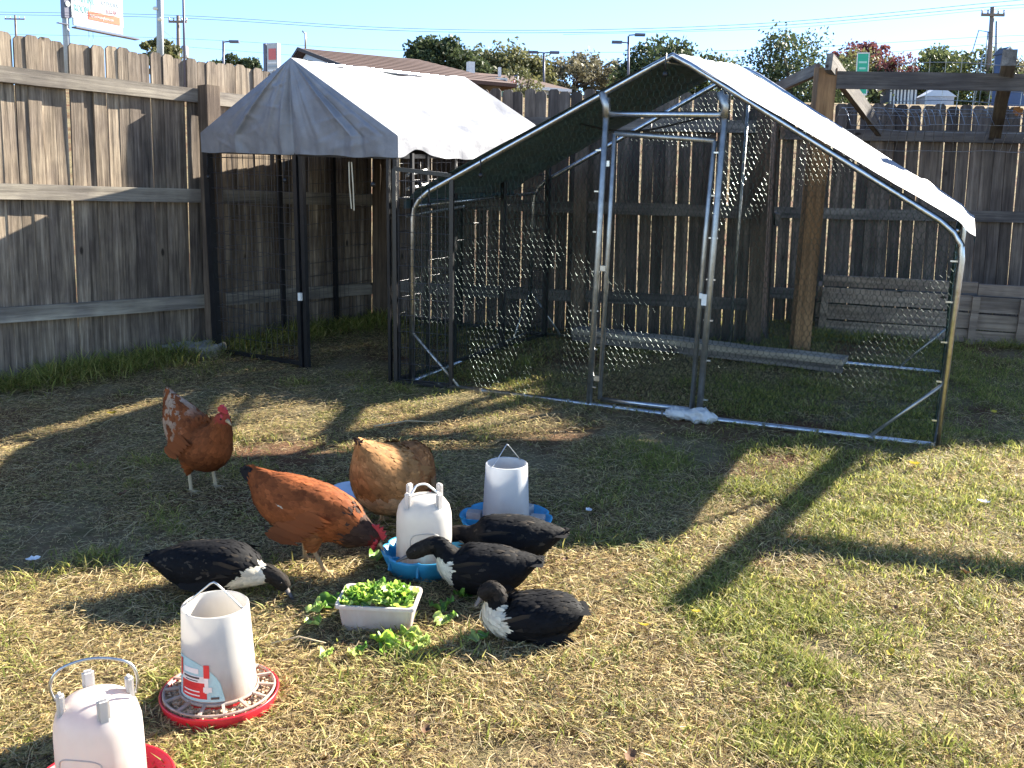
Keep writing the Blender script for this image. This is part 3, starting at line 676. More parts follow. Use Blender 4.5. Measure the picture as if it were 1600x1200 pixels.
def lobe_pan(mat, r=.15, h=.05, n=8, inner=.09):
    def pan(t):
        prof = [(.0, .006), (r * .72, .006), (r * .93, h - .004), (r * .97, h), (r * 1.0, h - .002), (r * .98, h - .012), (r * .80, .0), (.0, .0)]
        MB().lathe(prof, n * 8, rfun=lambda a, i: (1 - .085 * (max(0, math.cos(a * n)) ** 5)) if 1 < i < 6 else 1).build('pan', mat, t, True)
        for k in range(n):
            a = 2 * math.pi * k / n; c, s_ = math.cos(a), math.sin(a)
            MB().beam((r * .60 * c, r * .60 * s_, h * .5), (r * .91 * c, r * .91 * s_, h * .62), .008, h * .6).build('divider', mat, t)
    return pan
bfeed = tube_feeder('tube_feeder', 'bluish white tube feeder in a blue scalloped pan behind the ducks', -.015, 3.755, .092, .081, .275, M_TUBE, lobe_pan(M_BLUEPL, .182, .064, 8), .2)
handle(bfeed, .07, .27, .085, M_GALV, .0022, .0, R(30), .08)
for k in range(6):
    a = R(-20 + 60 * k); MB().box((.125 * math.cos(a), .125 * math.sin(a), .048), (.055, .042, .05), Matrix.Rotation(a, 3, 'Z')).build('feed_chute', M_TUBE, bfeed)

def jug(name, label, u, v, yaw, s_, mat, panmat, panr):
    t = thing(name, label, 'drinker', u, v, yaw)
    r_ = .094 * s_
    prof = [(r_ * .98, .035), (r_, .05), (r_ * .985, .13 * s_ + .04), (r_ * .97, .17 * s_ + .03), (r_ * .90, .197 * s_ + .03), (r_ * .74, .218 * s_ + .03), (r_ * .5, .228 * s_ + .03), (r_ * .25, .232 * s_ + .03), (0.0005, .233 * s_ + .03)]
    MB().lathe(prof, 48).build('jug', mat, t, True)
    for a in (40, 130, 220, 310):
        q = R(a); o = MB().box((0, 0, 0), (.026 * s_, .016 * s_, .062 * s_)).build('lug', M_MILK, t)
        bm = bmesh.new(); bm.from_mesh(o.data); bmesh.ops.bevel(bm, geom=bm.edges, offset=.005 * s_, segments=2, affect='EDGES'); bm.to_mesh(o.data); bm.free()
        o.location = (r_ * .76 * math.cos(q), r_ * .76 * math.sin(q), .226 * s_ + .03); o.rotation_euler = (0, 0, q + R(90))
    # shallow oval panel moulded on the side
    ring = [( (r_ * 1.004) * math.cos(R(-90) + .55 * math.cos(b)), (r_ * 1.004) * math.sin(R(-90) + .55 * math.cos(b)), .105 * s_ + .02 + .036 * s_ * math.copysign(abs(math.sin(b)) ** .6, math.sin(b))) for b in np.linspace(0, 2 * math.pi, 40)]
    MB().tube(ring, .0016, 5, False).build('moulded_panel', mat, t, True)
    if panr: panr(t)
    return t
bj = jug('water_fountain', 'white water jug in a blue lobed pan between the hens and ducks', -.300, 3.385, R(8), 1.05, M_JUG, M_BLUEPL, lobe_pan(M_BLUEPL, .152, .078, 7))
handle(bj, .062, .262, .062, MATS['pale_latch'], .0042, .03, R(25), .35)
def round_pan(t):
    p = [(.0, .008), (.10, .008), (.135, .014), (.150, .046), (.155, .049), (.158, .044), (.150, .012), (.14, .002), (.0, .002)]
    MB().lathe(p, 56).build('pan', M_REDPL, t, True)
rj = jug('water_fountain', 'pinkish white water jug with lugs in a red pan, cut by the bottom corner', -.915, 2.055, R(-6), 1.02, M_JUGP, M_REDPL, round_pan)
hp = [(-.085, 0, .262), (-.092, .0, .30), (-.07, .0, .335), (-.02, .0, .353), (.03, .0, .352), (.075, .0, .335), (.09, 0, .30), (.085, 0, .262)]
o = MB().tube(catmull(hp, 6), .0035, 6).build('handle', M_GALV, rj, True); o.rotation_euler = (0, 0, R(20))
# shallow bowl behind the buff hen
o = MB().lathe([(0.001, .004), (.07, .004), (.10, .03), (.103, .032), (.105, .028), (.075, .0), (.001, .0)], 40).build('shallow_bowl', plain('pale_blue_enamel', (.50, .58, .66), .35), None, True)
o.matrix_world = Matrix.Translation(W(-.66, 4.12, .004)) @ TILT; tag(o, 'shallow pale blue bowl on the ground behind the buff hen', 'bowl')

# ------------------------------------------------------------------ tray of lettuce
tr = thing('plastic_tray', 'white rectangular plastic tray filled with lettuce', 'tray', -.402, 2.955, R(-4))
def tray_ring(w, d, z, r_=.02, n=5):
    out = []
    for cx, cy, a0 in ((w - r_, d - r_, 0), (-w + r_, d - r_, 90), (-w + r_, -d + r_, 180), (w - r_, -d + r_, 270)):
        for k in range(n): a = R(a0 + 90 * k / (n - 1)); out.append((cx + r_ * math.cos(a), cy + r_ * math.sin(a), z))
    return out
rings = [tray_ring(.002, .002, .004, .001), tray_ring(.104, .062, .004), tray_ring(.115, .073, .092), tray_ring(.124, .083, .093), tray_ring(.125, .084, .089), tray_ring(.125, .084, .082), tray_ring(.1175, .0755, .081), tray_ring(.1065, .0645, .0), tray_ring(.002, .002, .0, .001)]
tb = MB(); nr = len(rings[0])
for r_ in rings: tb.v += r_
for i in range(len(rings) - 1):
    for k in range(nr): tb.f.append((i * nr + k, i * nr + (k + 1) % nr, (i + 1) * nr + (k + 1) % nr, (i + 1) * nr + k))
o = tb.build('bin', M_BIN, tr); smooth_by_angle(o, 40)
def lettuce_piece(mb, cols, c, size, yaw, tilt_, rr, tint):
    n = 8; k0 = len(mb.v); M = Matrix.Translation(c) @ Matrix.Rotation(yaw, 4, 'Z') @ Matrix.Rotation(tilt_, 4, 'Y') @ Matrix.Rotation(rr.uniform(-.7, .7), 4, 'X')
    ph = rr.uniform(0, 9)
    for i in range(n + 1):
        t = i / n
        for j in range(n + 1):
            q = j / n - .5; w = size * (.45 + .75 * t) * (1 - .25 * (t > .9))
            edge = abs(q) * 2
            z = size * (.22 * edge ** 2 + .20 * math.sin(q * 19 + ph + t * 5) * (edge * .7 + t * .5) + .08 * math.sin(q * 37 + ph * 2) * t + .12 * math.sin(t * 9 + ph) * edge)
            mb.v.append(tuple(M @ Vector((size * 1.3 * (t - .4), w * q, z))))
            rib = max(0, 1 - edge * 4) * (1 - t)
            base = np.array(tint) * (0.75 + .5 * edge + rr.uniform(-.08, .08)); cols.append(base * (1 - rib) + np.array((.55, .6, .35)) * rib)
    for i in range(n):
        for j in range(n): mb.f.append((k0 + i * (n + 1) + j, k0 + i * (n + 1) + j + 1, k0 + (i + 1) * (n + 1) + j + 1, k0 + (i + 1) * (n + 1) + j))
rr = random.Random(5); mb = MB(); cols = []
TINTS = [(.30, .46, .06), (.40, .56, .09), (.18, .34, .05), (.46, .58, .16), (.12, .25, .04)]
for k in range(130):
    x, y = rr.uniform(-.10, .10), rr.uniform(-.06, .06); hgt = .075 + .042 * (1 - (x / .13) ** 2) * (1 - (y / .09) ** 2) * rr.uniform(.4, 1.1)
    lettuce_piece(mb, cols, Vector((x, y, hgt)), rr.uniform(.02, .034), rr.uniform(0, 6.3), rr.uniform(-.9, .5), rr, rr.choice(TINTS))
o = mb.build('lettuce', M_LETT, None, True, cols); o.matrix_world = tr.matrix_world.copy(); tag(o, 'heap of torn green lettuce filling the white tray', 'lettuce', kind='stuff')
lspots = [(-.36, 2.76, .05, 'lettuce leaf just in front of the tray, left of the front middle'), (-.31, 2.735, .045, 'lettuce leaf in front of the tray, nearest the viewer'), (-.265, 2.79, .045, 'lettuce leaf in front of the tray towards its right corner'), (-.30, 2.82, .05, 'lettuce leaf touching the front side of the tray'), (-.45, 2.72, .04, 'small lettuce leaf left of those in front of the tray'), (-.385, 2.80, .055, 'broad lettuce leaf leaning on the tray front'),
 (-.62, 3.00, .045, 'lettuce leaf under the bill of the cream chested duck'), (-.57, 3.04, .055, 'broad lettuce leaf between the tray and the cream chested duck'), (-.60, 2.90, .035, 'small lettuce scrap left of the tray in the sun'), (-.22, 3.02, .05, 'lettuce leaf behind the right corner of the tray'), (-.20, 2.94, .045, 'lettuce leaf beside the right side of the tray'), (-.10, 2.82, .04, 'lettuce leaf by the chest of the lying duck'), (-.53, 2.70, .035, 'lone small lettuce scrap in the sun in front of the tray'),
 (-.16, 3.12, .05, 'lettuce leaf below the duck at the blue pan'), (-.47, 3.44, .05, 'lettuce leaf under the beak of the pecking hen'), (-.44, 3.50, .05, 'lettuce leaf wedged between the pecking hen and the blue pan')]
for k, (u, v, s_, lab) in enumerate(lspots):
    mb = MB(); cols = []; lettuce_piece(mb, cols, Vector((0, 0, 0)), s_, rr.uniform(0, 6.3), rr.uniform(-.25, .1), rr, rr.choice(TINTS)); lettuce_piece(mb, cols, Vector((s_ * .5, s_ * .2, .01)), s_ * .7, rr.uniform(0, 6.3), rr.uniform(-.4, .1), rr, rr.choice(TINTS))
    o = mb.build('lettuce_leaf', M_LETT, None, True, cols); o.matrix_world = Matrix.Translation(W(u, v, .022)) @ TILT; tag(o, lab, 'lettuce leaf', 'loose lettuce leaves round the tray')

# ------------------------------------------------------------------ birds
def loft(mb, st, n=20):
    P = catmull(st, 5); m = len(P); side_prev = Vector((0, 1, 0)); samples = []
    vs = []
    for i, p in enumerate(P):
        t = Vector(P[min(i + 1, m - 1)][:3] - P[max(0, i - 1)][:3]).normalized()
        sd_ = Vector((0, 0, 1)).cross(t)
        if sd_.length < .35: sd_ = side_prev - t * side_prev.dot(t)
        sd_.normalize()
        if sd_.dot(side_prev) < 0: sd_ = -sd_
        side_prev = sd_; up_ = t.cross(sd_).normalized(); c = Vector(p[:3]); samples.append((c, t, max(p[3], .004)))
        for k in range(n):
            a = 2 * math.pi * k / n; vs.append(c + sd_ * (max(.003, p[3]) * math.cos(a)) + up_ * (max(.003, p[4]) * math.sin(a)))
    fs = [(i * n + k, i * n + (k + 1) % n, (i + 1) * n + (k + 1) % n, (i + 1) * n + k) for i in range(m - 1) for k in range(n)]
    fs += [tuple(range(n - 1, -1, -1)), tuple((m - 1) * n + k for k in range(n))]
    mb.add(vs, fs); return samples
def remeshed(mb, voxel, name, mat):
    me = mb.mesh('tmp', mat); o = bpy.data.objects.new('tmp', me); col.objects.link(o)
    md = o.modifiers.new('r', 'REMESH'); md.mode = 'VOXEL'; md.voxel_size = voxel
    sm = o.modifiers.new('s', 'SMOOTH'); sm.iterations = 4; sm.factor = .5
    dg = bpy.context.evaluated_depsgraph_get(); ev = o.evaluated_get(dg); out = bpy.data.meshes.new_from_object(ev)
    bpy.data.objects.remove(o); out.name = name; out.polygons.foreach_set('use_smooth', [True] * len(out.polygons)); return out
def feather(mb, cols, p, d, nrm, L, w, c, rr, lift=.25, tipc=None):
    """one small feather lying back along d over the surface"""
    s_ = d.cross(nrm).normalized(); d2 = (d + nrm * lift).normalized(); n2 = s_.cross(d2)
    k = len(mb.v); q0 = p - d * (L * .3)
    pts = [q0, q0 + d2 * (L * .45) + s_ * w, q0 + d2 * (L * .85) + s_ * (w * .75) - nrm * (L * .06), q0 + d2 * L - nrm * (L * .10), q0 + d2 * (L * .85) - s_ * (w * .75) - nrm * (L * .06), q0 + d2 * (L * .45) - s_ * w, q0 + d2 * (L * .55) + n2 * (w * .10)]
    mb.v += [tuple(x) for x in pts]; mb.f += [(k, k + 1, k + 6), (k + 1, k + 2, k + 6), (k + 2, k + 3, k + 6), (k + 3, k + 4, k + 6), (k + 4, k + 5, k + 6), (k + 5, k, k + 6)]
    tc = c if tipc is None else tipc
    cols += [c * .88, c, tc, tc, tc, c, c * .97]
def bird(name, label, cat, group, u, v, head, st, legs, colorfn, legcol, nf, fl, fw, tails=(), comb=None, beak=None, eye=None, seed=1, duck=False, lift=.2, wing=None):
    rr = random.Random(seed); root = thing(name, label, cat, u, v, head, group=group)
    mb = MB(); samples = loft(mb, st)
    for (hip, hock, foot, toes, rt) in legs:
        if hip is not None:
            lo = MB(); loft(mb, [(*hip, rt, rt * 1.15), (*[(a * .6 + b * .4) for a, b in zip(hip, hock)], rt * .72, rt * .8), (*hock, .011, .012)], 12)
        mb.tube([hock, foot], .0088 if not duck else .0065, 8)
        for a in toes:
            t = Vector((math.cos(a), math.sin(a), 0)); L = .055 if abs(a) < 1.5 else .03
            if duck: L *= .8
            f0 = Vector(foot); mb.tube([f0, f0 + t * L * .5 + Vector((0, 0, .003)), f0 + t * L + Vector((0, 0, -.004))], .0066, 6, True, .004)
        if duck:
            f0 = Vector(foot); mb.add([f0 + Vector((0, 0, .003)), f0 + Vector((.04, .022, .0)), f0 + Vector((.04, -.022, .0)), f0 + Vector((0, 0, -.005)), f0 + Vector((.04, .022, -.005)), f0 + Vector((.04, -.022, -.005))], [(0, 2, 1), (3, 4, 5), (0, 1, 4, 3), (1, 2, 5, 4), (2, 0, 3, 5)])
    me = remeshed(mb, .0045, 'body', M_BODY)
    # colour by place on the body
    S = np.array([list(c) for c, t, r_ in samples]); T = [t for c, t, r_ in samples]; n = len(S)
    co = np.zeros(len(me.vertices) * 3); me.vertices.foreach_get('co', co); co = co.reshape(-1, 3)
    rad = np.array([r_ for c, t, r_ in samples])
    idx = np.argmin(((co[:, None, :] - S[None]) ** 2).sum(2) / (rad[None] ** 2 + 1e-4), axis=1)
    legseg = [(Vector(h), Vector(f)) for (_, h, f, _, _) in legs]
    cols = np.zeros((len(co), 3)); isleg = np.zeros(len(co), bool)
    for i, p in enumerate(co):
        q = Vector(p); lg = False
        for h, f in legseg:
            if q.z < h.z + .004:
                w = f - h; t = max(0, min(1, (q - h).dot(w) / w.length_squared)); dd = (q - (h + w * t)).length
                if dd < .014 or (q.z < .022 and (q - f).length < .075): lg = True
        isleg[i] = lg
        cols[i] = legcol if lg else colorfn(q, idx[i] / (n - 1), rr)
    set_cols(me, cols); body = link('body', me, root)
    # overlapping feathers
    fm = MB(); fc = []; me.calc_loop_triangles(); polys = me.polygons
    areas = np.array([p.area for p in polys]); pick = rng.choice(len(polys), size=nf, p=areas / areas.sum())
    for pi_ in pick:
        p = polys[int(pi_)]; vi = p.vertices[0]
        if isleg[vi]: continue
        q = p.center.copy(); s_ = idx[vi] / (n - 1)
        if q.z < .02 : continue
        if s_ > .90: continue
        d = -T[idx[vi]]; nr = p.normal; d = (d - nr * d.dot(nr))
        if d.length < .2: continue
        d.normalize(); d = (d + Vector((rr.gauss(0, .18), rr.gauss(0, .18), rr.gauss(0, .18)))).normalized(); d = (d - nr * d.dot(nr)).normalized()
        sc = .5 if s_ > .74 else 1.0
        c0 = np.array(colorfn(q, s_, rr))
        if c0.mean() > .45 and duck and rr.random() < .8: continue
        c = c0 * rr.uniform(.78, 1.2); tip = c * rr.uniform(.95, 1.35)
        feather(fm, fc, q, d, nr, fl * sc * rr.uniform(.7, 1.25), fw * sc * rr.uniform(.8, 1.2), c, rr, lift * rr.uniform(.5, 1.3), tip)
    for (p, d, nrm, L, w, c) in tails:
        feather(fm, fc, Vector(p), Vector(d).normalized(), Vector(nrm).normalized(), L, w, np.array(c), rr, .02)
    if wing:
        for sg in (-1, 1):
            for (x0, z0, y0, L, dx, dzz, w, c) in wing:
                feather(fm, fc, Vector((x0, sg * y0, z0)), Vector((dx, -sg * .10, dzz)).normalized(), Vector((0, sg, .25)).normalized(), L, w, np.array(c) * rr.uniform(.8, 1.2), rr, .04)
    f = fm.build('feathers', M_FEATHER, root, True, fc); tag(f, kind='stuff')
    if comb: comb(root)
    if beak:
        a, b, r_, mt = beak; a = Vector(a); b = Vector(b)
        if duck:
            t = (b - a).normalized(); s_ = t.cross(Vector((0, 0, 1))).normalized(); up_ = s_.cross(t); bb_ = MB(); ks = []
            for (q, w, h) in ((0, 1, 1), (.45, .85, .6), (.8, 1.0, .4), (1.0, .7, .25)):
                c = a + (b - a) * q; k = len(bb_.v); ks.append(k)
                for i in range(10): an = 2 * math.pi * i / 10; bb_.v.append(tuple(c + s_ * (math.cos(an) * r_ * w) + up_ * (math.sin(an) * r_ * .8 * h)))
            for k in ks[:-1]: bb_.f += [(k + i, k + (i + 1) % 10, k + 10 + (i + 1) % 10, k + 10 + i) for i in range(10)]
            bb_.f.append(tuple(ks[-1] + i for i in range(10))); bb_.build('bill', mt, root, True)
        else: MB().tube([a, a * .5 + b * .5 + Vector((0, 0, .002)), b], r_, 8, True, .002).build('beak', mt, root, True)
    if eye:
        for sg in (-1, 1): MB().ball((eye[0], sg * eye[1], eye[2]), .0045, 8).build('eye', M_EYE, root, True)
    return root
def hen_comb(c, fwd, up_, size):
    def f(root):
        mb = MB(); fw = Vector(fwd).normalized(); u_ = Vector(up_).normalized(); c0 = Vector(c); s_ = fw.cross(u_)
        prof = [(-1.1, -.25), (-1.25, .45), (-.85, .62), (-.62, 1.0), (-.35, .66), (-.08, 1.15), (.2, .66), (.48, .95), (.68, .5), (.95, .55), (1.0, -.1)]
        n = len(prof)
        for y in (-1, 1):
            for x, z in prof: mb.v.append(tuple(c0 + fw * (x * size) + u_ * (z * size) + s_ * (y * size * .17)))
        mb.f = [tuple(range(n)), tuple(range(2 * n - 1, n - 1, -1))] + [(k + n, (k + 1) % n + n, (k + 1) % n, k) for k in range(n)]
        mb.build('comb', M_COMB, root)
        for sg in (-1, 1):
            p = c0 + fw * (size * .55) - u_ * (size * 1.35) + s_ * (sg * size * .38)
            MB().ball(p, size * .52, 10, (.6, .45, 1.05)).build('wattle', M_COMB, root, True)
            p = c0 + fw * (size * .3) - u_ * (size * .72) + s_ * (sg * size * .62); MB().ball(p, size * .58, 10, (.8, .35, .75)).build('face_skin', M_COMB, root, True)
    return f
RUST = np.array((.225, .064, .019)); BUFF = np.array((.36, .18, .068)); CREAM = np.array((.62, .52, .38)); BLK = np.array((.012, .011, .012)); BROWNBLK = np.array((.035, .018, .012))
def c_hen1(q, s, rr):
    c = RUST * (1.0 + .45 * noise.noise(q * 24) + .2 * noise.noise(q * 60))
    back = max(0, min(1, (-q.x + .02) / .10)); m = noise.noise(q * 34 + Vector((3, 1, 2)))
    if back > 0 and m > .0 and q.z > .14: c = c * (1 - .45 * back) + CREAM * (.45 * back) * (.8 + .3 * rr.random())
    if q.x > .02 and q.z < .17: c = c * .72
    if s > .84: c = np.array((.30, .05, .03))
    return c
def c_hen2(q, s, rr):
    c = RUST * (1.02 + .5 * noise.noise(Vector((q.x * 14, q.y * 20, q.z * 26))) + .25 * noise.noise(q * 60))
    if q.z < .17 and q.x < .06: c = c * .8 + np.array((.38, .18, .07)) * .35
    if s > .63: c = BROWNBLK * (1.2 + .8 * rr.random()) if s < .86 or q.z > .14 else np.array((.12, .02, .015))
    elif s > .56 and rr.random() < .4: c = BROWNBLK * 1.5
    if s < .085: c = BLK * 1.3
    if noise.noise(q * 22 + Vector((8, 8, 1))) > .62 and s < .4: c = CREAM * .7
    return c
def c_hen3(q, s, rr):
    c = BUFF * (.92 + .5 * noise.noise(q * 20) + .25 * noise.noise(q * 55))
    if q.z < .14: c = c * .5 + np.array((.55, .42, .27)) * .5
    if s < .045: c = BROWNBLK
    if q.x > .03: c = c * .6 + RUST * .5
    return c
TOES = (0.0, .6, -.6, math.pi)
def tailset(x, z, dx, dz_, L, w, cfun, n=9, spread=.42, seed=4):
    rr = random.Random(seed); out = []; a0 = math.atan2(dz_, dx)
    for k in range(n):
        t = (k / (n - 1) - .5) * 2; a = a0 + t * spread
        for sg in (-1, 1):
            out.append(((x, sg * (.006 + .004 * (k % 3)), z - t * .006), (math.cos(a), sg * .10, math.sin(a)), (.1, sg, .25), L * (1 - .14 * t * t) * rr.uniform(.92, 1.05), w, cfun(t)))
    return out
def wingset(x0, z0, y0, n, L, dx, dzz, w, cf):
    return [(x0 - .012 * k, z0 - .010 * k, y0 + .004 * (k % 2), L * (1 - .02 * k), dx, dzz, w, cf(k)) for k in range(n)]
# standing hen, facing the viewer and a little right
bird('hen', 'standing rust hen with white flecked raised tail, facing the viewer', 'hen', 'chickens in the yard', -1.325, 4.17, R(-38),
     [(-.205, 0, .400, .014, .018), (-.180, 0, .360, .035, .05), (-.135, 0, .305, .066, .088), (-.075, 0, .250, .088, .108), (-.005, 0, .214, .098, .114), (.058, 0, .206, .092, .106), (.108, 0, .232, .074, .088), (.142, 0, .278, .055, .060), (.164, 0, .322, .041, .043), (.180, 0, .347, .031, .033), (.202, 0, .349, .017, .019)],
     [((.01, .05, .16), (.015, .05, .09), (.03, .05, .010), TOES, .040), ((-.0, -.05, .16), (-.01, -.05, .09), (.005, -.055, .010), TOES, .040)],
     c_hen1, (.48, .38, .24), 4200, .042, .0068, tailset(-.165, .345, -.50, .86, .095, .016, lambda t: CREAM * .35 + RUST * .65, 6, .22), hen_comb((.180, 0, .380), (1, 0, -.1), (0.1, 0, 1), .026), ((.202, 0, .346), (.230, 0, .330), .010, M_BEAK), (.192, .0225, .354), 11,
     wing=wingset(.05, .245, .100, 9, .15, -1, .18, .014, lambda k: RUST * (.9 + .1 * (k % 3))), lift=.10)
# pecking hen, dark neck, in profile
bird('hen', 'rust hen with black neck and black tail pecking at the blue pan', 'hen', 'chickens in the yard', -.690, 3.375, R(-9),
     [(-.225, 0, .345, .012, .018), (-.190, 0, .314, .034, .046), (-.135, 0, .268, .072, .086), (-.055, 0, .228, .096, .106), (.035, 0, .208, .096, .101), (.100, 0, .188, .079, .087), (.150, 0, .158, .058, .070), (.190, 0, .142, .040, .047), (.218, 0, .130, .030, .032), (.240, 0, .116, .017, .018)],
     [((-.03, .05, .15), (-.055, .05, .09), (-.05, .05, .010), TOES, .042), ((.02, -.05, .15), (.02, -.05, .085), (.065, -.055, .010), TOES, .042)],
     c_hen2, (.46, .31, .16), 4600, .044, .0070, tailset(-.175, .312, -.86, .50, .135, .016, lambda t: BLK * 1.2 if t > -.75 else RUST * .8, 6, .17), hen_comb((.236, 0, .146), (.75, 0, -.66), (.66, 0, .75), .030), ((.240, 0, .114), (.256, 0, .086), .010, M_BEAK), (.230, .023, .130), 12,
     wing=wingset(.06, .225, .102, 10, .17, -1, .22, .015, lambda k: RUST * (1.0 + .10 * (k % 2))), lift=.10)
# buff hen seen from behind
bird('hen', 'fluffy buff hen seen from behind, head down beyond the white jug', 'hen', 'chickens in the yard', -.455, 3.82, R(54),
     [(-.190, 0, .375, .012, .018), (-.165, 0, .335, .040, .052), (-.115, 0, .262, .090, .112), (-.04, 0, .198, .122, .142), (.045, 0, .190, .118, .132), (.11, 0, .205, .090, .104), (.155, 0, .175, .060, .066), (.190, 0, .13, .038, .042), (.212, 0, .105, .028, .030), (.227, 0, .088, .016, .017)],
     [((-.02, .05, .12), (-.03, .05, .075), (-.02, .05, .008), TOES, .05), ((-.0, -.05, .12), (-.0, -.05, .075), (.01, -.055, .008), TOES, .05)],
     c_hen3, (.44, .32, .18), 5200, .044, .0072, tailset(-.155, .33, -.5, .9, .07, .014, lambda t: BROWNBLK if abs(t) > .3 else BUFF * .7, 6, .2), hen_comb((.222, 0, .120), (.6, 0, -.8), (.8, 0, .6), .026), ((.227, 0, .086), (.240, 0, .06), .010, M_BEAK), (.220, .022, .105), 13, lift=.13,
     wing=wingset(.06, .235, .114, 8, .15, -1, .12, .015, lambda k: BUFF * (.85 + .12 * (k % 2))))
DKB = np.array((.0045, .0045, .0055)); DKG = np.array((.09, .072, .055))
def c_duck(cream):
    def f(q, s, rr):
        c = DKB * (1 + .5 * rr.random())
        if q.z > .11 and rr.random() < .07 and s < .55: c = DKG * rr.uniform(.2, .6)
        if cream(q, s): c = np.array((.66, .60, .48)) * rr.uniform(.85, 1.1)
        elif s > .70: c = np.array((.020, .016, .013)) * rr.uniform(.8, 1.5)
        return c
    return f
def ducktail(x, z, n=7):
    return [((x, (k - n / 2 + .5) * .010, z), (-1, (k - n / 2 + .5) * .09, .18), (.1, 0, 1), .085, .013, DKB * 1.5) for k in range(n)]
DT = (0, .5, -.5)
def dlegs(z, dx=0, s_=.045): return [((dx, s_, z), (dx - .01, s_, .045), (dx, s_, .006), DT, .026), ((dx + .02, -s_, z), (dx + .02, -s_, .045), (dx + .03, -s_, .006), DT, .026)]
dw_ = lambda x, z, y: wingset(x, z, y, 9, .15, -1, .02, .014, lambda k: DKB * 1.5 if k % 3 else DKG * .3)
bird('duck', 'black duck with cream chest, head down beside the tube feeder', 'duck', 'black ducks feeding', -.955, 3.13, R(-6),
     [(-.235, 0, .120, .018, .008), (-.19, 0, .118, .048, .032), (-.12, 0, .110, .08, .068), (-.03, 0, .108, .094, .082), (.05, 0, .112, .09, .078), (.105, 0, .100, .066, .060), (.140, 0, .090, .040, .040), (.168, 0, .090, .029, .030), (.195, 0, .080, .026, .027), (.216, 0, .060, .025, .026), (.230, 0, .042, .017, .018)],
     dlegs(.07), c_duck(lambda q, s: (.060 < q.x < .175 and s < .78 and q.z < .085 + .55 * (q.x - .06)) or (q.z < .05 and q.x < -.08 and s > .1)), (.30, .20, .06), 3800, .036, .0058, ducktail(-.19, .125), None, ((.228, 0, .04), (.252, 0, .006), .012, M_BILL), (.219, .023, .07), 21, True, .10, dw_(.07, .145, .088))
bird('duck', 'black duck in front reaching its bent neck into the blue pan', 'duck', 'black ducks feeding', -.075, 3.165, R(174),
     [(-.175, 0, .140, .016, .009), (-.135, 0, .128, .048, .034), (-.075, 0, .108, .08, .07), (0, 0, .098, .092, .082), (.07, 0, .102, .085, .078), (.115, 0, .118, .058, .058), (.140, 0, .148, .036, .036), (.163, 0, .170, .029, .029), (.195, 0, .166, .026, .027), (.228, 0, .150, .026, .026), (.252, 0, .136, .021, .021), (.265, 0, .128, .014, .014)],
     dlegs(.06), c_duck(lambda q, s: s < .68 and q.x > .105 and q.z < .14), (.30, .20, .06), 3800, .036, .0058, ducktail(-.14, .132), None, ((.262, 0, .128), (.302, 0, .106), .012, M_BILL), (.236, .0225, .158), 22, True, .10, dw_(.07, .14, .085))
bird('duck', 'black duck standing behind the other one beside the blue feeder', 'duck', 'black ducks feeding', .010, 3.40, R(171),
     [(-.185, 0, .150, .016, .009), (-.14, 0, .140, .05, .036), (-.075, 0, .122, .082, .072), (0, 0, .112, .094, .084), (.08, 0, .112, .085, .076), (.125, 0, .108, .055, .055), (.160, 0, .112, .034, .034), (.195, 0, .116, .028, .028), (.23, 0, .106, .026, .027), (.255, 0, .092, .020, .021), (.268, 0, .084, .013, .013)],
     dlegs(.07), c_duck(lambda q, s: .56 < s < .66 and q.z < .10), (.30, .20, .06), 3800, .036, .0058, ducktail(-.145, .145), None, ((.265, 0, .085), (.302, 0, .066), .012, M_BILL), (.24, .0225, .115), 23, True, .10, dw_(.07, .155, .088))
bird('duck', 'black duck with pale chest lying in the sunny grass', 'duck', 'black ducks feeding', .075, 2.885, R(184),
     [(-.145, 0, .085, .03, .018), (-.115, 0, .080, .062, .05), (-.055, 0, .072, .092, .068), (.015, 0, .068, .098, .068), (.072, 0, .068, .078, .064), (.104, 0, .082, .052, .058), (.114, .0, .115, .034, .038), (.116, .004, .145, .028, .029), (.128, .008, .160, .027, .027), (.148, .012, .150, .023, .024), (.160, .014, .138, .016, .017)],
     [(None, (-.02, .05, .02), (.0, .05, .008), DT, .02)], c_duck(lambda q, s: q.x > .078 + .25 * max(0, q.z - .06) and q.z < .125), (.30, .20, .06), 4200, .038, .0060, ducktail(-.12, .088), None, ((.158, .014, .138), (.178, .018, .112), .012, M_BILL), (.140, .022, .165), 24, True, .18, dw_(.06, .10, .09))

# ------------------------------------------------------------------ beyond the fence
def ray_at(x, y, v):
    """lawn-frame point at distance v along the view line through photo pixel (x, y), used once here to set places and heights"""
    X = x - 800.0; Y = 600.0 - y; cr, sr = math.cos(ROLL), math.sin(ROLL); a = cr * X + sr * Y; b = -sr * X + cr * Y
    c, s_ = math.cos(PITCH), math.sin(PITCH); d = Vector((a, c * FPX + s_ * b, -s_ * FPX + c * b)); t = v / d.y
    return Vector((d.x * t, v, EYE + d.z * t))
def WV(p): return W(p.x, p.y, p.z)
def upright(name, label, cat, u, v, z=None, yaw=0, group=None):
    o = bpy.data.objects.new(name, None); col.objects.link(o); o.location = W(u, v, terrain(u, v) if z is None else z); o.rotation_euler = (0, 0, yaw); return tag(o, label, cat, group)
M_BARK = plain('bark', (.11, .085, .065), .95, 0, .3, 20, .6)
GREENS = {'dark': ((.035, .050, .024), (.085, .11, .045)), 'olive': ((.08, .09, .035), (.20, .19, .08)), 'red': ((.11, .038, .040), (.22, .085, .08)), 'grey': ((.09, .085, .05), (.20, .18, .11)), 'mid': ((.06, .08, .03), (.16, .18, .07))}
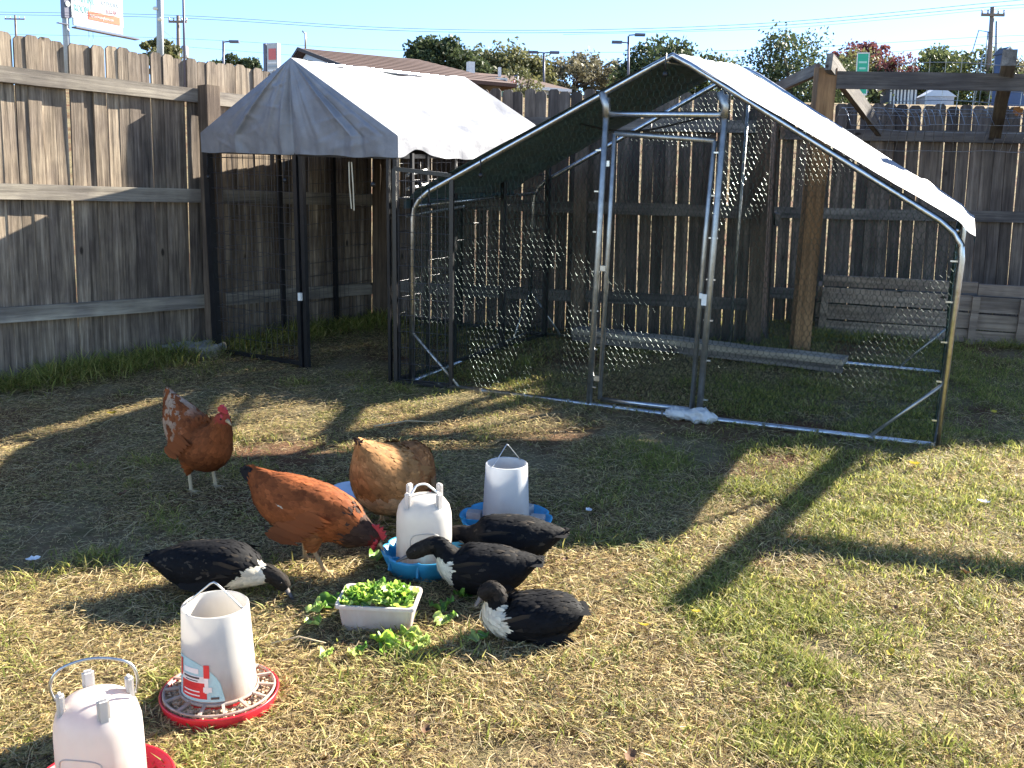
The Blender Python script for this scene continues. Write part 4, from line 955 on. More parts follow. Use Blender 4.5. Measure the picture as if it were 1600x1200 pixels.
def tree(label, x, y_top, w_px, h_px, v, kind, nclump=100, nleaf=150, leaf=.24, seed=1, group='trees beyond the back fence', name='broadleaf_tree', bare=.0):
    rr = random.Random(seed); top = ray_at(x, y_top, v); base = Vector((top.x, v, terrain(top.x, v)))
    wb = W(base.x, base.y, base.z); wt = WV(top); Ht = wt.z - wb.z; rx = w_px * 1.32 / FPX * v / 2; rz = h_px * 1.15 / FPX * v / 2
    t = bpy.data.objects.new(name, None); col.objects.link(t); t.location = wb; tag(t, label, 'tree', group)
    cz = Ht - rz; trunk = MB(); trunk.tube([(0, 0, -.2), (.08 * rx, 0, cz * .5), (0, 0, cz)], max(.10, rx * .06), 8, True, .05)
    for k in range(11):
        a = rr.uniform(0, 6.3); e = rr.uniform(.2, 1.1); L = rx * rr.uniform(.5, .85)
        z0 = cz * rr.uniform(.55, 1.0); p0 = Vector((0, 0, z0)); p1 = p0 + Vector((math.cos(a) * math.cos(e) * L, math.sin(a) * math.cos(e) * L, math.sin(e) * min(L, rz)))
        trunk.tube([p0, (p0 + p1) / 2 + Vector((0, 0, -.1)), p1], .05 * rx ** .5, 6, True, .015)
    trunk.build('trunk', M_BARK, t, True)
    lo, hi = GREENS[kind]; N = nclump * nleaf
    cc = []
    while len(cc) < nclump:
        p = Vector((rr.uniform(-1, 1), rr.uniform(-1, 1), rr.uniform(-1, 1)))
        if p.length > 1: continue
        if p.length < .35 and rr.random() < .4: continue
        sh_ = 1.0 + .28 * noise.noise(p * 1.7 + Vector((seed, 0, 0)))
        cc.append((Vector((p.x * rx * sh_, p.y * rx * .9 * sh_, cz + p.z * rz * sh_)), rr.uniform(.24, .46) * min(rx, rz), rr.uniform(.0, 1.0)))
    vs = np.zeros((N * 4, 3)); cs = np.zeros((N * 4, 3)); k = 0
    for (c, r_, tone) in cc:
        m = nleaf; d = rng.normal(size=(m, 3)); d /= np.linalg.norm(d, axis=1)[:, None]; pos = np.array(c) + d * (r_ * rng.uniform(.35, 1.1, (m, 1))) * np.array([1.15, 1.15, .8])
        a = rng.normal(size=(m, 3)); a /= np.linalg.norm(a, axis=1)[:, None]; b = np.cross(a, rng.normal(size=(m, 3))); b /= np.linalg.norm(b, axis=1)[:, None] + 1e-9
        sz = leaf * rng.uniform(.6, 1.3, (m, 1)); q = np.stack([pos - a * sz * .6, pos - b * sz * .32, pos + a * sz * .6, pos + b * sz * .32], 1)
        vs[k * 4:(k + m) * 4] = q.reshape(-1, 3)
        f = np.clip(tone * .6 + rng.uniform(0, .5, (m, 1)), 0, 1); cl_ = np.array(lo) * (1 - f) + np.array(hi) * f
        cs[k * 4:(k + m) * 4] = np.repeat(cl_, 4, 0); k += m
    me = bpy.data.meshes.new('crown'); me.vertices.add(N * 4); me.vertices.foreach_set('co', vs.ravel().astype(np.float32)); me.loops.add(N * 4); me.loops.foreach_set('vertex_index', np.arange(N * 4, dtype=np.int32)); me.polygons.add(N); me.polygons.foreach_set('loop_start', np.arange(0, N * 4, 4, dtype=np.int32)); me.update(calc_edges=True)
    me.materials.append(M_LEAF); set_cols(me, cs); link('crown', me, t)
    return t
tree('dark green oak right of the brown roof', 682, 62, 92, 80, 62, 'dark', seed=2)
tree('olive oak behind the flagpole', 790, 74, 112, 90, 66, 'olive', seed=3)
tree('low grey green oak between two street lamps', 893, 84, 125, 84, 70, 'grey', 60, seed=4)
tree('thin sparse tree just left of the double headed street lamp', 950, 92, 80, 64, 74, 'grey', 22, 80, seed=5)
tree('round dark oak behind the peak of the chicken run', 1043, 60, 118, 84, 64, 'dark', 60, seed=6)
tree('big dark oak behind the right roof slope of the run', 1243, 54, 150, 125, 48, 'dark', 85, 120, .15, seed=7)
tree('olive oak behind the green road sign', 1335, 88, 110, 84, 60, 'olive', 55, seed=8)
tree('maple with reddish crown above the green road sign', 1350, 62, 74, 60, 66, 'red', 30, 80, seed=9)
tree('small crimson tree right of the green road sign', 1402, 74, 46, 66, 58, 'red', 26, 90, .15, seed=10)
tree('broad grey green oak left of the utility pole', 1492, 68, 128, 90, 62, 'mid', 60, seed=11)
tree('tree at the right frame edge beyond the blue tower', 1597, 98, 80, 60, 70, 'grey', 36, seed=12)
tree('pale green bush showing behind the flagpole foot', 822, 104, 46, 56, 50, 'olive', 26, 80, .12, seed=13)
tree('low oak peeping over the left fence beside the tall steel pole', 246, 66, 70, 40, 70, 'olive', 30, seed=14)
tree('low dark tree left of the tall shop sign', 372, 90, 70, 40, 70, 'dark', 30, seed=15)
tree('distant hedge like tree line left of the small lamp post', 1452, 96, 90, 60, 90, 'mid', 34, seed=17)
for k, (x, yt, w, h, v, kd) in enumerate([(735, 96, 70, 60, 80, 'dark'), (850, 104, 60, 50, 84, 'dark'), (1000, 94, 70, 56, 84, 'olive'), (1130, 92, 90, 60, 84, 'mid')]):
    tree(['dark small tree filling the gap left of the flagpole', 'dark small tree at the foot of the slim street lamp', 'small olive tree under the double headed street lamp', 'distant green tree left of the big dark oak'][k], x, yt, w, h, v, kd, 34, 90, seed=30 + k)
# leafy trees next door, beyond the right edge of the picture, shade the lawn beside the run
def side_tree(u, v, rx, top, seed, lab):
    t = upright('broadleaf_tree', lab, 'tree', u, v, 0.0, group='neighbour trees beyond the right edge'); N = 13000; r_ = np.random.default_rng(seed)
    MB().tube([(0, 0, -.1), (.05, 0, 1.2), (0, 0, 2.4)], .12, 8, True, .06).build('trunk', M_BARK, t, True)
    d = r_.normal(size=(N, 3)); d /= np.linalg.norm(d, axis=1)[:, None]; pos = d * (r_.uniform(.1, 1, (N, 1)) ** .45) * np.array([rx, 1.2, top * .25]) + np.array([0, 0, top * .76])
    a = r_.normal(size=(N, 3)); a /= np.linalg.norm(a, axis=1)[:, None]; b = np.cross(a, r_.normal(size=(N, 3))); b /= np.linalg.norm(b, axis=1)[:, None]
    q = np.stack([pos - a * .12, pos - b * .07, pos + a * .12, pos + b * .07], 1).reshape(-1, 3)
    me = bpy.data.meshes.new('crown'); me.from_pydata(q.tolist(), [], [(4 * i, 4 * i + 1, 4 * i + 2, 4 * i + 3) for i in range(N)]); me.materials.append(M_LEAF); set_cols(me, np.repeat(r_.uniform(.7, 1.3, (N, 1)) * np.array([[.07, .10, .035]]), 4, 0)); link('crown', me, t)
side_tree(7.7, 10.4, 2.1, 4.3, 77, 'leafy neighbour tree beyond the fence, nearest the right picture edge'); side_tree(10.6, 10.2, 1.7, 4.4, 78, 'leafy neighbour tree farther out beyond the right picture edge')

# house with the brown roof
M_ROOF = plain('brown_shingles', (.095, .052, .040), .9, 0, .22, 30, .4)
M_SIDING = plain('pale_blue_siding', (.50, .56, .66), .7, 0, .06, 5)
M_DARKWALL = plain('dark_brown_wall', (.06, .05, .05), .8); M_FASCIA = plain('white_fascia', (.72, .70, .68), .6); M_GLASS = plain('window_glass', (.03, .04, .05), .1)
def house():
    P0 = WV(ray_at(479, 76, 40.0)); P1 = WV(ray_at(655, 94, 42.0)); P1.z = P0.z
    rd = (P1 - P0); rd.z = 0; L = rd.length; rd.normalize(); gd = Vector((rd.y, -rd.x, 0))
    yaw = math.atan2(rd.y, rd.x); gz = W(P0.x, 41, terrain(0, 41)).z
    t = bpy.data.objects.new('house', None); col.objects.link(t); t.location = (P0.x, P0.y, gz); t.rotation_euler = (0, 0, yaw); tag(t, 'low house with broad brown shingle roof and pale gable', 'house')
    hz = P0.z - gz; hw = 6.6; dz_ = 1.62; ez = hz - dz_; Lx = L + 1.0
    # local x along ridge, -y towards the viewer's right
    rf_ = MB()
    # main slopes run past the ridge end into a hip
    for sg in (-1, 1):
        a = [(-.3, 0, hz), (L, 0, hz), (Lx, sg * hw, ez), (-.3, sg * hw, ez)]
        rf_.add(a + [(x, y, z - .12) for x, y, z in a], [(0, 1, 2, 3), (7, 6, 5, 4), (0, 4, 5, 1), (1, 5, 6, 2), (2, 6, 7, 3), (3, 7, 4, 0)])
    h3 = [(L, 0, hz), (Lx, hw, ez), (Lx, -hw, ez)]; rf_.add(h3 + [(x, y, z - .12) for x, y, z in h3], [(0, 1, 2), (5, 4, 3), (1, 4, 5, 2)])
    rf_.build('roof', M_ROOF, t)
    # shingle courses
    cs_ = MB()
    for k in range(1, 11):
        q = k / 11
        cs_.beam((-.3, -hw * q, hz - dz_ * q + .02), (L + 1.0 * q, -hw * q, hz - dz_ * q + .004), .05, .008)
    tag(cs_.build('shingle_course', M_ROOF, t), kind='stuff')
    MB().add([(0, -hw + .25, ez - .02), (0, hw - .25, ez - .02), (0, 0, hz - .15), (.1, -hw + .25, ez - .02), (.1, hw - .25, ez - .02), (.1, 0, hz - .15)], [(0, 2, 1), (3, 4, 5), (0, 1, 4, 3), (1, 2, 5, 4), (2, 0, 3, 5)]).build('gable', M_SIDING, t)
    for sg in (-1, 1): MB().beam((-.32, 0, hz - .03), (-.32, sg * hw, ez - .03), .06, .11).build('fascia', M_DARKWALL, t)
    MB().box((Lx / 2 - .1, 0, ez / 2 - .1), (Lx - .6, hw * 2 - .7, ez)).build('wall', M_DARKWALL, t)
    for k in range(3):
        f = MB().box((1.6 + k * 2.6, -hw + .34, ez - 1.3), (1.1, .06, 1.0)).build('window', M_FASCIA, t); MB().box((1.6 + k * 2.6, -hw + .30, ez - 1.3), (.95, .03, .86)).build('pane', M_GLASS, f)
    for (x, y, h) in ((.0, .15, .55),): MB().tube([(x, y, hz - .1), (x, y, hz + h), (x - .12, y, hz + h + .1)], .035, 8).build('vent_pipe', M_GALV_D, t, True)
house()
def house2():
    p = ray_at(790, 132, 58); q = W(p.x, p.y, p.z); g = W(p.x, 58, terrain(p.x, 58)); h = q.z - g.z + .25
    t = bpy.data.objects.new('house', None); col.objects.link(t); t.location = g; t.rotation_euler = (0, 0, R(24)); tag(t, 'farther small house with a low brown roof and white chimney', 'house')
    w, d = 2.9, 2.2
    vs = [(-w, -d, h - .55), (w, -d, h - .55), (w, d, h - .55), (-w, d, h - .55), (-w, 0, h + .25), (w * .35, 0, h + .25)]
    MB().add(vs + [(x, y, z - .1) for x, y, z in vs], [(0, 1, 5, 4), (2, 3, 4, 5), (1, 2, 5), (9, 8, 2 + 0, 3)[::-1], (6, 7, 1, 0), (7, 8, 2, 1)]).build('roof', M_ROOF, t)
    MB().box((0, -d - .02, h - .63), (2 * w, .06, .16)).build('fascia', M_FASCIA, t)
    MB().box((0, 0, (h - .7) / 2), (2 * w - .5, 2 * d - .4, h - .7)).build('wall', plain('cream_wall', (.45, .42, .36), .8), t)
    MB().box((-w * .75, -.3, h + .35), (.35, .35, .75)).build('chimney', M_FASCIA, t); MB().box((-w * .2, -.5, h + .3), (.14, .14, .5)).build('vent', M_FASCIA, t)
house2()

# poles, lamps and wires
M_STEEL = plain('painted_grey_pole', (.33, .36, .38), .5, .2, .1, 6); M_DKSTEEL = plain('dark_pole', (.10, .10, .14), .5, .2, .1, 6); M_UPOLE = plain('utility_pole_wood', (.20, .155, .125), .9, 0, .2, 10, .4); M_CREAM = plain('cream_strap_metal', (.72, .68, .55), .5)
def pole(name, label, cat, x_bot, y_bot, x_top, y_top, v, r_, mat, group=None):
    b = ray_at(x_bot, y_bot, v); tp = ray_at(x_top, y_top, v); g = W(b.x, v, terrain(b.x, v)); tw = WV(tp)
    o = bpy.data.objects.new(name, None); col.objects.link(o); o.location = g; tag(o, label, cat, group)
    MB().tube([(0, 0, -.2), (tw.x - g.x, 0, tw.z - g.z)], r_, 10, True, r_ * .8).build('shaft', mat, o, True)
    return o, Vector((tw.x - g.x, 0, tw.z - g.z))
o, t = pole('steel_pole', 'tall grey steel pole with cream straps rising behind the left fence', 'pole', 247, 80, 243, -70, 42, .15, M_STEEL)
for dz_, s_ in ((1.55, -1), (1.95, .2)): MB().ball((t.x * .7 + s_ * .14, -.14, t.z - dz_ - .35), .11, 8, (1.0, .5, .7)).build('strap', M_CREAM, o, True)
pole('steel_pole', 'thin dark purple steel pole right of the transformer pole', 'pole', 286, 88, 280, -60, 48, .06, M_DKSTEEL)
def util(label, x, y_top, y_bot, v, arm_px, xt=None, trans=False, arms=1):
    o, t = pole('utility_pole', label, 'utility pole', x, y_bot, x if xt is None else xt, y_top, v, .15, M_UPOLE, 'wooden utility poles')
    hw = arm_px / FPX * v / 2
    for k in range(arms):
        MB().box((t.x, -.12, t.z - .45 - k * .9), (2 * hw, .12, .14)).build('crossarm', M_UPOLE, o)
        for s_ in (-.95, -.45, .45, .95): MB().tube([(t.x + s_ * hw, -.12, t.z - .38 - k * .9), (t.x + s_ * hw, -.12, t.z - .18 - k * .9)], .05, 6).build('insulator', M_GALV_D, o, True)
    if trans:
        for s_ in (-1, 1): MB().lathe([(.001, 0), (.22, 0), (.24, .05), (.24, .75), (.15, .85), (.001, .86)], 14, (t.x + s_ * .42, -.1, t.z - 2.9)).build('transformer', M_GALV_D, o, True)
    return o, t
util('wooden utility pole with transformers behind the left fence', 276, 22, 88, 75, 27, 275, True)
util('small distant utility pole at the left frame edge', 20, 22, 44, 130, 30, 19)
ou, tu = util('tall utility pole with grey conduits above the blue tower', 1546, 8, 128, 60, 34, 1557)
for (dx, z0, z1, rr_) in ((-.55, 0, -2.6, .05), (.25, 0, -.8, .07), (-.30, 0, -1.4, .035)):
    MB().tube([(dx * 1.15 - .2, -.22, 0), (tu.x * .6 + dx, -.22, (tu.z + z1) * .6), (tu.x + dx * .8, -.22, tu.z + z1)], rr_, 8).build('conduit', M_STEEL, ou, True)
MB().tube([(tu.x - .55, -.2, tu.z - 3.1), (tu.x - 1.0, -.2, tu.z - 2.4), (tu.x - .75, -.2, tu.z - 1.3), (tu.x - .1, -.2, tu.z - 1.4)], .03, 6).build('cable_loop', M_DKSTEEL, ou, True)
def lamp(label, x, y_top, y_bot, v, heads):
    o, t = pole('street_lamp', label, 'street lamp', x, y_bot, x, y_top, v, .075, M_DKSTEEL, 'street lamps along the road')
    for s_, dz_ in heads:
        MB().beam((t.x, 0, t.z - dz_), (t.x + s_ * .55, 0, t.z - dz_ + .05), .06, .06).build('arm', M_DKSTEEL, o); MB().box((t.x + s_ * .62, 0, t.z - dz_ + .03), (.55, .3, .12)).build('lamp_head', M_DKSTEEL, o)
lamp('small street lamp left of the shop sign', 347, 63, 100, 60, [(1, .05)])
lamp('slim street lamp right of the flagpole', 850, 81, 145, 62, [(1, .02), (-1, .02)])
lamp('double headed street lamp left of the run peak', 983, 55, 120, 58, [(-1, .35), (1, -.05)])
def wire(label, pts, r_=.016):
    P = catmull([tuple(WV(ray_at(x, y, v))) for x, y, v in pts], 10)
    o = MB().tube([Vector(p) for p in P], r_, 5).build('power_line', M_DKSTEEL, None, True); tag(o, label, 'power line', 'overhead power lines')
wire('upper of the two close power lines crossing the whole sky', [(-60, 18, 78), (275, 24, 75), (600, 43, 72), (880, 47, 68), (1200, 36, 64), (1552, 4, 60), (1700, -10, 60)])
wire('lower of the two close power lines crossing the whole sky', [(-60, 22, 78), (275, 28, 75), (600, 47, 72), (880, 51, 68), (1200, 41, 64), (1557, 10, 60), (1700, 4, 60)])
wire('third power line running to the right utility pole crossarm', [(880, 54, 68), (1200, 45, 64), (1400, 29, 62), (1560, 14, 60), (1700, 9, 60)], .010)
wire('faint power line above the brown roof', [(-60, 52, 80), (275, 60, 75), (600, 78, 72), (880, 82, 68), (1200, 77, 64), (1550, 57, 60), (1700, 55, 60)], .011)
wire('lowest power line just over the tree tops', [(275, 72, 75), (600, 96, 72), (880, 103, 68), (1200, 96, 64), (1550, 68, 60), (1700, 63, 60)], .010)
wire('short service wire from the steel pole to the transformer pole', [(251, 44, 45), (262, 53, 58), (275, 62, 74)], .012)

# billboard
def text_obj(name, body, size, mat, parent, loc, extr=.01, sx_=1.0):
    cu = bpy.data.curves.new(name, 'FONT'); cu.body = body; cu.size = size; cu.extrude = extr; cu.align_x = 'LEFT'
    o = bpy.data.objects.new('tmp', cu); col.objects.link(o); dg = bpy.context.evaluated_depsgraph_get(); me = bpy.data.meshes.new_from_object(o.evaluated_get(dg)); bpy.data.objects.remove(o)
    me.materials.clear(); me.materials.append(mat); r_ = link(name, me, parent, loc, (R(90), 0, 0)); r_.scale = (sx_, 1, 1); return r_
def billboard():
    v = 85; a = WV(ray_at(111, 27, v)); b = WV(ray_at(191, 34, v + 4)); g = W(ray_at(109, 60, v).x, v, terrain(0, v)); yaw = math.atan2(b.y - a.y, b.x - a.x); w = math.hypot(b.x - a.x, b.y - a.y)
    t = bpy.data.objects.new('billboard', None); col.objects.link(t); t.location = (a.x, a.y, g.z); t.rotation_euler = (0, 0, yaw); tag(t, 'white roadside billboard with orange banner above the left fence', 'billboard')
    z0 = a.z - g.z; H = 3.1
    BW = plain('billboard_white', (.56, .60, .60), .5, 0, .04, 3); BG = plain('billboard_teal', (.22, .48, .44), .5); BO = plain('billboard_orange', (.66, .12, .045), .5, 0, .05, 3); BS = plain('billboard_skirt', (.42, .48, .46), .6); BP = plain('billboard_pink', (.70, .36, .36), .5); BGR = plain('billboard_grey', (.46, .52, .55), .5)
    MB().box((w / 2, 0, z0 + H / 2), (w, .25, H)).build('panel', BW, t)
    MB().box((w / 2 + .05, -.02, z0 - .28), (w * .96, .16, .55)).build('skirt', BS, t)
    MB().box((w * .62, -.14, z0 + .42), (w * .62, .03, .62)).build('banner', BO, t)
    MB().box((w * .47, -.05, z0 - .30), (w * .20, .13, .16)).build('name_plate', BW, t)
    text_obj('lettering', 'WAITING', .80, BG, t, (w * .04, -.14, z0 + 1.30), .01, .58); text_obj('lettering', 'ROOM', .80, BG, t, (w * .04, -.14, z0 + .52), .01, .58)
    text_obj('lettering', 'NoMoreWaitingRooms.com', .34, BW, t, (w * .335, -.165, z0 + .30), .006, .56)
    text_obj('lettering', 'DOCTOR', .52, BGR, t, (w * .68, -.14, z0 + 1.45), .01, .5); text_obj('lettering', 'IS A CALL', .46, BP, t, (w * .67, -.14, z0 + .88), .01, .5)
    MB().box((w * .62, -.135, z0 + 1.02), (.24, .02, .12)).build('printed_mark', BGR, t); o = MB().lathe([(.12, -.01), (.2, -.01), (.2, .01), (.12, .01)], 20).build('printed_ring', BGR, t); o.location = (w * .62, -.14, z0 + 1.65); o.rotation_euler = (R(90), 0, 0)
    # the printed figure: flat green and pale shapes
    for (x0, x1, zz0, zz1, m_) in ((.36, .42, .75, 2.6, BG), (.42, .50, .75, 2.2, BW), (.46, .53, .8, 2.7, BGR), (.34, .40, 1.6, 2.6, plain('printed_brown', (.33, .24, .2), .5))):
        MB().box((w * (x0 + x1) / 2, -.132 - .004 * x0, z0 + (zz0 + zz1) / 2), (w * (x1 - x0), .012, zz1 - zz0)).build('printed_figure', m_, t)
    MB().tube([(-.25, .35, -.3), (-.25, .35, z0 + H - .3)], .26, 12).build('pole', M_STEEL, t, True)
    MB().box((-.32, .2, z0 + 1.4), (.5, .5, 3.0)).build('frame_back', M_DKSTEEL, t); o = MB().lathe([(.001, -.03), (.2, -.03), (.2, .03), (.001, .03)], 18).build('round_plate', BW, t); o.location = (-.30, -.09, z0 + .95); o.rotation_euler = (R(90), 0, 0)
    MB().box((w * .62, -.35, z0 - .78), (w * 1.25, .6, .1)).build('catwalk', M_DKSTEEL, t); MB().box((-.75, -.0, z0 - .62), (.9, .3, .06)).build('catwalk_end', M_DKSTEEL, t)
    for x in (w * .28, w * .36): MB().tube([(x, -.3, z0 - .8), (x, -.3, z0 - 1.6)], .02, 6).build('ladder_rail', M_STEEL, t)
billboard()
# shop sign pylon
def pylon():
    v = 55; a = ray_at(424, 112, v); tp = WV(ray_at(424, 67, v)); g = W(a.x, v, terrain(a.x, v)); h = tp.z - g.z; t = bpy.data.objects.new('sign_pylon', None); col.objects.link(t); t.location = g; t.rotation_euler = (0, 0, R(-18)); tag(t, 'grey shop sign pylon with a red square left of the brown roof', 'sign')
    MB().box((.13, 0, h / 2), (.62, .30, h)).build('cabinet', plain('sign_grey', (.42, .42, .42), .5), t); MB().box((-.33, .05, h / 2), (.16, .34, h)).build('side_panel', M_DKSTEEL, t)
    MB().box((.14, -.16, h - .55), (.42, .03, .55)).build('red_square', plain('sign_red', (.55, .12, .11), .5), t)
    for k, z in enumerate((.98, 1.17, 1.36, 1.55)): MB().box((.13, -.16, h - z), (.52, .02, .09)).build('sign_strip', M_FASCIA if k % 2 == 0 else plain('strip_grey', (.30, .33, .36), .5) if k == 1 else MATS['strip_grey'], t)
pylon()
# white road sign and flag
p = ray_at(783, 130, 50); sg = upright('road_sign', 'small white road sign with a green leg left of the flagpole', 'sign', p.x, 50); zz = WV(p).z - sg.location.z
MB().box((0, 0, zz + .12), (.58, .05, .26)).build('panel', M_FASCIA, sg); MB().box((0, -.03, zz + .13), (.42, .02, .08)).build('printed_line', M_DKSTEEL, sg); MB().box((0, .01, zz - .18), (.46, .04, .30)).build('lower_panel', MATS['sign_grey'], sg); MB().tube([(.05, .02, 0), (.05, .02, zz)], .05, 8).build('leg', plain('sign_green_leg', (.10, .30, .22), .5), sg)
p = ray_at(809, 112, 52); fl = upright('flagpole', 'white flagpole with a limp red and white flag', 'flagpole', p.x, 52); zz = WV(p).z - fl.location.z
MB().tube([(0, 0, 0), (0, 0, zz)], .035, 8).build('shaft', M_FASCIA, fl, True)
MF = plain('flag_red', (.50, .08, .09), .7); MF2 = plain('flag_white', (.72, .66, .66), .7)
for k in range(5):
    MB().grid(lambda a, b: (-.04 - (a * .085 + k * .085 - .0) * .75, .05 * math.sin(a * 3 + k * 1.3), zz - .30 - b * .42 - (k + a) * .035), 4, 6).build('flag_stripe', MF if k % 2 == 0 else MF2, fl, True)
MB().box((-.10, -.04, zz - .22), (.14, .05, .14)).build('flag_canton', plain('flag_blue', (.05, .07, .2), .7), fl)
# green road sign
v = 40; a = ray_at(1347, 81, v); b = ray_at(1345, 149, v); g = upright('road_sign', 'tall green road sign on two legs behind the pergola beam', 'sign', b.x, v, yaw=R(-8)); z1 = WV(a).z - g.location.z; z0 = WV(b).z - g.location.z; w = .42
MG = plain('sign_green', (.02, .36, .22), .45, 0, .08, 4)
MB().box((0, 0, (z0 + z1) / 2), (w, .04, z1 - z0)).build('panel', MG, g)
for (x, z, ww, hh) in ((0, z1 - .02, w, .04), (0, z0 + .03, w, .06), (-w / 2, (z0 + z1) / 2, .03, z1 - z0), (w / 2, (z0 + z1) / 2, .03, z1 - z0)): MB().box((x, -.024, z), (ww + .002, .012, hh)).build('border', M_FASCIA, g)
for k in range(5): MB().box((.0, -.024, z1 - .35 - k * .22), (w * (.55 if k % 2 else .7), .01, .07)).build('printed_line', plain('sign_pale_green', (.35, .62, .52), .5) if k == 0 else MATS['sign_pale_green'], g)
for x in (-.13, .13): MB().tube([(x, .03, -.3), (x, .03, z1 - .1)], .035, 6).build('leg', M_FASCIA, g, True)
# road, cars, shed and tower on the bank
mb = MB(); mb.grid(lambda p, q: tuple(W(-40 + 260 * p, 140 + 55 * q, terrain(0, 140 + 55 * q) + .03)), 30, 8); o = mb.build('road', plain('asphalt', (.07, .07, .075), .9, 0, .2, 20, .3), None, True); tag(o, 'grey road on the bank beyond the fence', kind='structure')
M_TYRE = plain('tyre_rubber', (.02, .02, .02), .9)
def car(label, x, y, v, paint, yaw=0.0):
    p = ray_at(x, y, v); t = upright('parked_car', label, 'car', p.x, v, max(terrain(p.x, v) + .03, p.z - .9), yaw, 'cars on the road beyond the fence')
    prof = [(-2.1, .32), (-2.15, .62), (-2.0, .82), (-1.35, .90), (-.95, 1.32), (.45, 1.38), (1.05, .96), (1.95, .82), (2.15, .58), (2.12, .32)]
    mb = MB(); n = len(prof)
    for y_ in (-.82, .82):
        for x_, z_ in prof: mb.v.append((x_, y_ * (1 - .14 * max(0, z_ - .85) / .5), z_))
    mb.f = [tuple(range(n))[::-1], tuple(range(n, 2 * n))] + [(k, (k + 1) % n, (k + 1) % n + n, k + n) for k in range(n)]
    mb.build('body', paint, t)
    for s_ in (-1, 1):
        MB().add([(-1.2, s_ * .80, .93), (-.88, s_ * .725, 1.27), (.42, s_ * .72, 1.32), (.85, s_ * .80, .98)], [(0, 1, 2, 3)]).build('side_window', M_GLASS, t)
        for x_ in (-1.3, 1.3): MB().tube([(x_, s_ * .70, .32), (x_, s_ * .86, .32)], .32, 16).build('wheel', M_TYRE, t, True)
    return t
car('blue car below the green road sign', 1362, 155, 165, plain('blue_paint', (.05, .16, .42), .3), R(8))
car('red car partly hidden right of the blue one', 1385, 150, 185, plain('red_paint', (.42, .07, .05), .3), R(-20))
car('white car on the road right of the striped wall', 1447, 156, 150, plain('white_paint', (.7, .7, .7), .3), R(4))
def shed():
    a = ray_at(1388, 168, 48); b = ray_at(1432, 168, 48); tp = ray_at(1400, 137, 48); gz = a.z; w = b.x - a.x; h = WV(tp).z - WV(a).z
    t = upright('shed', 'small striped wall of grey and white boards under the pergola beam', 'shed', a.x, 48, min(gz, terrain(0, 48)))
    h += WV(a).z - t.location.z
    MB().box((w / 2, .6, h / 2), (w, 1.1, h)).build('wall', plain('slate_wall', (.08, .09, .12), .8), t)
    for k in range(8): MB().box((w * (k + .5) / 8, .03, h / 2), (w / 18, .06, h)).build('board', M_FASCIA, t)
    MB().box((w / 2, .5, h + .06), (w + .3, 1.5, .12)).build('roof', M_GALV_D, t)
shed()
def white_shed():
    a = ray_at(1468, 164, 47.5); t = upright('garden_shed', 'low grey gabled shed right of the striped wall', 'shed', a.x, 47.5, terrain(0, 47.5)); h = WV(ray_at(1468, 150, 47.5)).z - t.location.z
    MB().box((0, .6, h / 2), (1.3, 1.1, h)).build('wall', plain('grey_siding', (.38, .40, .46), .7), t)
    MB().add([(-.75, 0, h), (.75, 0, h), (0, 0, h + .45), (-.75, 1.3, h), (.75, 1.3, h), (0, 1.3, h + .45)], [(0, 1, 2), (5, 4, 3), (0, 2, 5, 3), (1, 4, 5, 2), (0, 3, 4, 1)]).build('roof', M_SIDING, t)
white_shed()
def tower():
    v = 52; a = ray_at(1566, 128, v); tp = WV(ray_at(1566, 73, v)); g = W(a.x, v, terrain(a.x, v)); h = tp.z - g.z; t = bpy.data.objects.new('tower', None); col.objects.link(t); t.location = g; t.rotation_euler = (0, 0, R(20)); tag(t, 'narrow dark blue tower with a small gabled roof beside the utility pole', 'tower')
    MBL = plain('dark_blue_siding', (.045, .08, .17), .7, 0, .15, 4)
    MB().box((0, 0, (h - .35) / 2), (.54, .5, h - .35)).build('wall', MBL, t)
    MB().add([(-.36, -.34, h - .35), (.36, -.34, h - .35), (0, -.34, h), (-.36, .34, h - .35), (.36, .34, h - .35), (0, .34, h)], [(0, 1, 2), (5, 4, 3), (0, 2, 5, 3), (1, 4, 5, 2), (0, 3, 4, 1)]).build('roof', MATS['slate_wall'], t)
    for sg_ in (-1, 1): MB().beam((0, -.36, h - .01), (sg_ * .4, -.36, h - .38), .05, .06).build('fascia', M_FASCIA, t)
    MB().add([(.0, -.3, 0), (1.6, -.3, 0), (.28, -.3, h - .95), (0, -.3, h - .95), (.0, .3, 0), (1.6, .3, 0), (.28, .3, h - .95), (0, .3, h - .95)], [(0, 1, 2, 3), (7, 6, 5, 4), (1, 5, 6, 2), (2, 6, 7, 3)]).build('lower_roof', MBL, t)
tower()

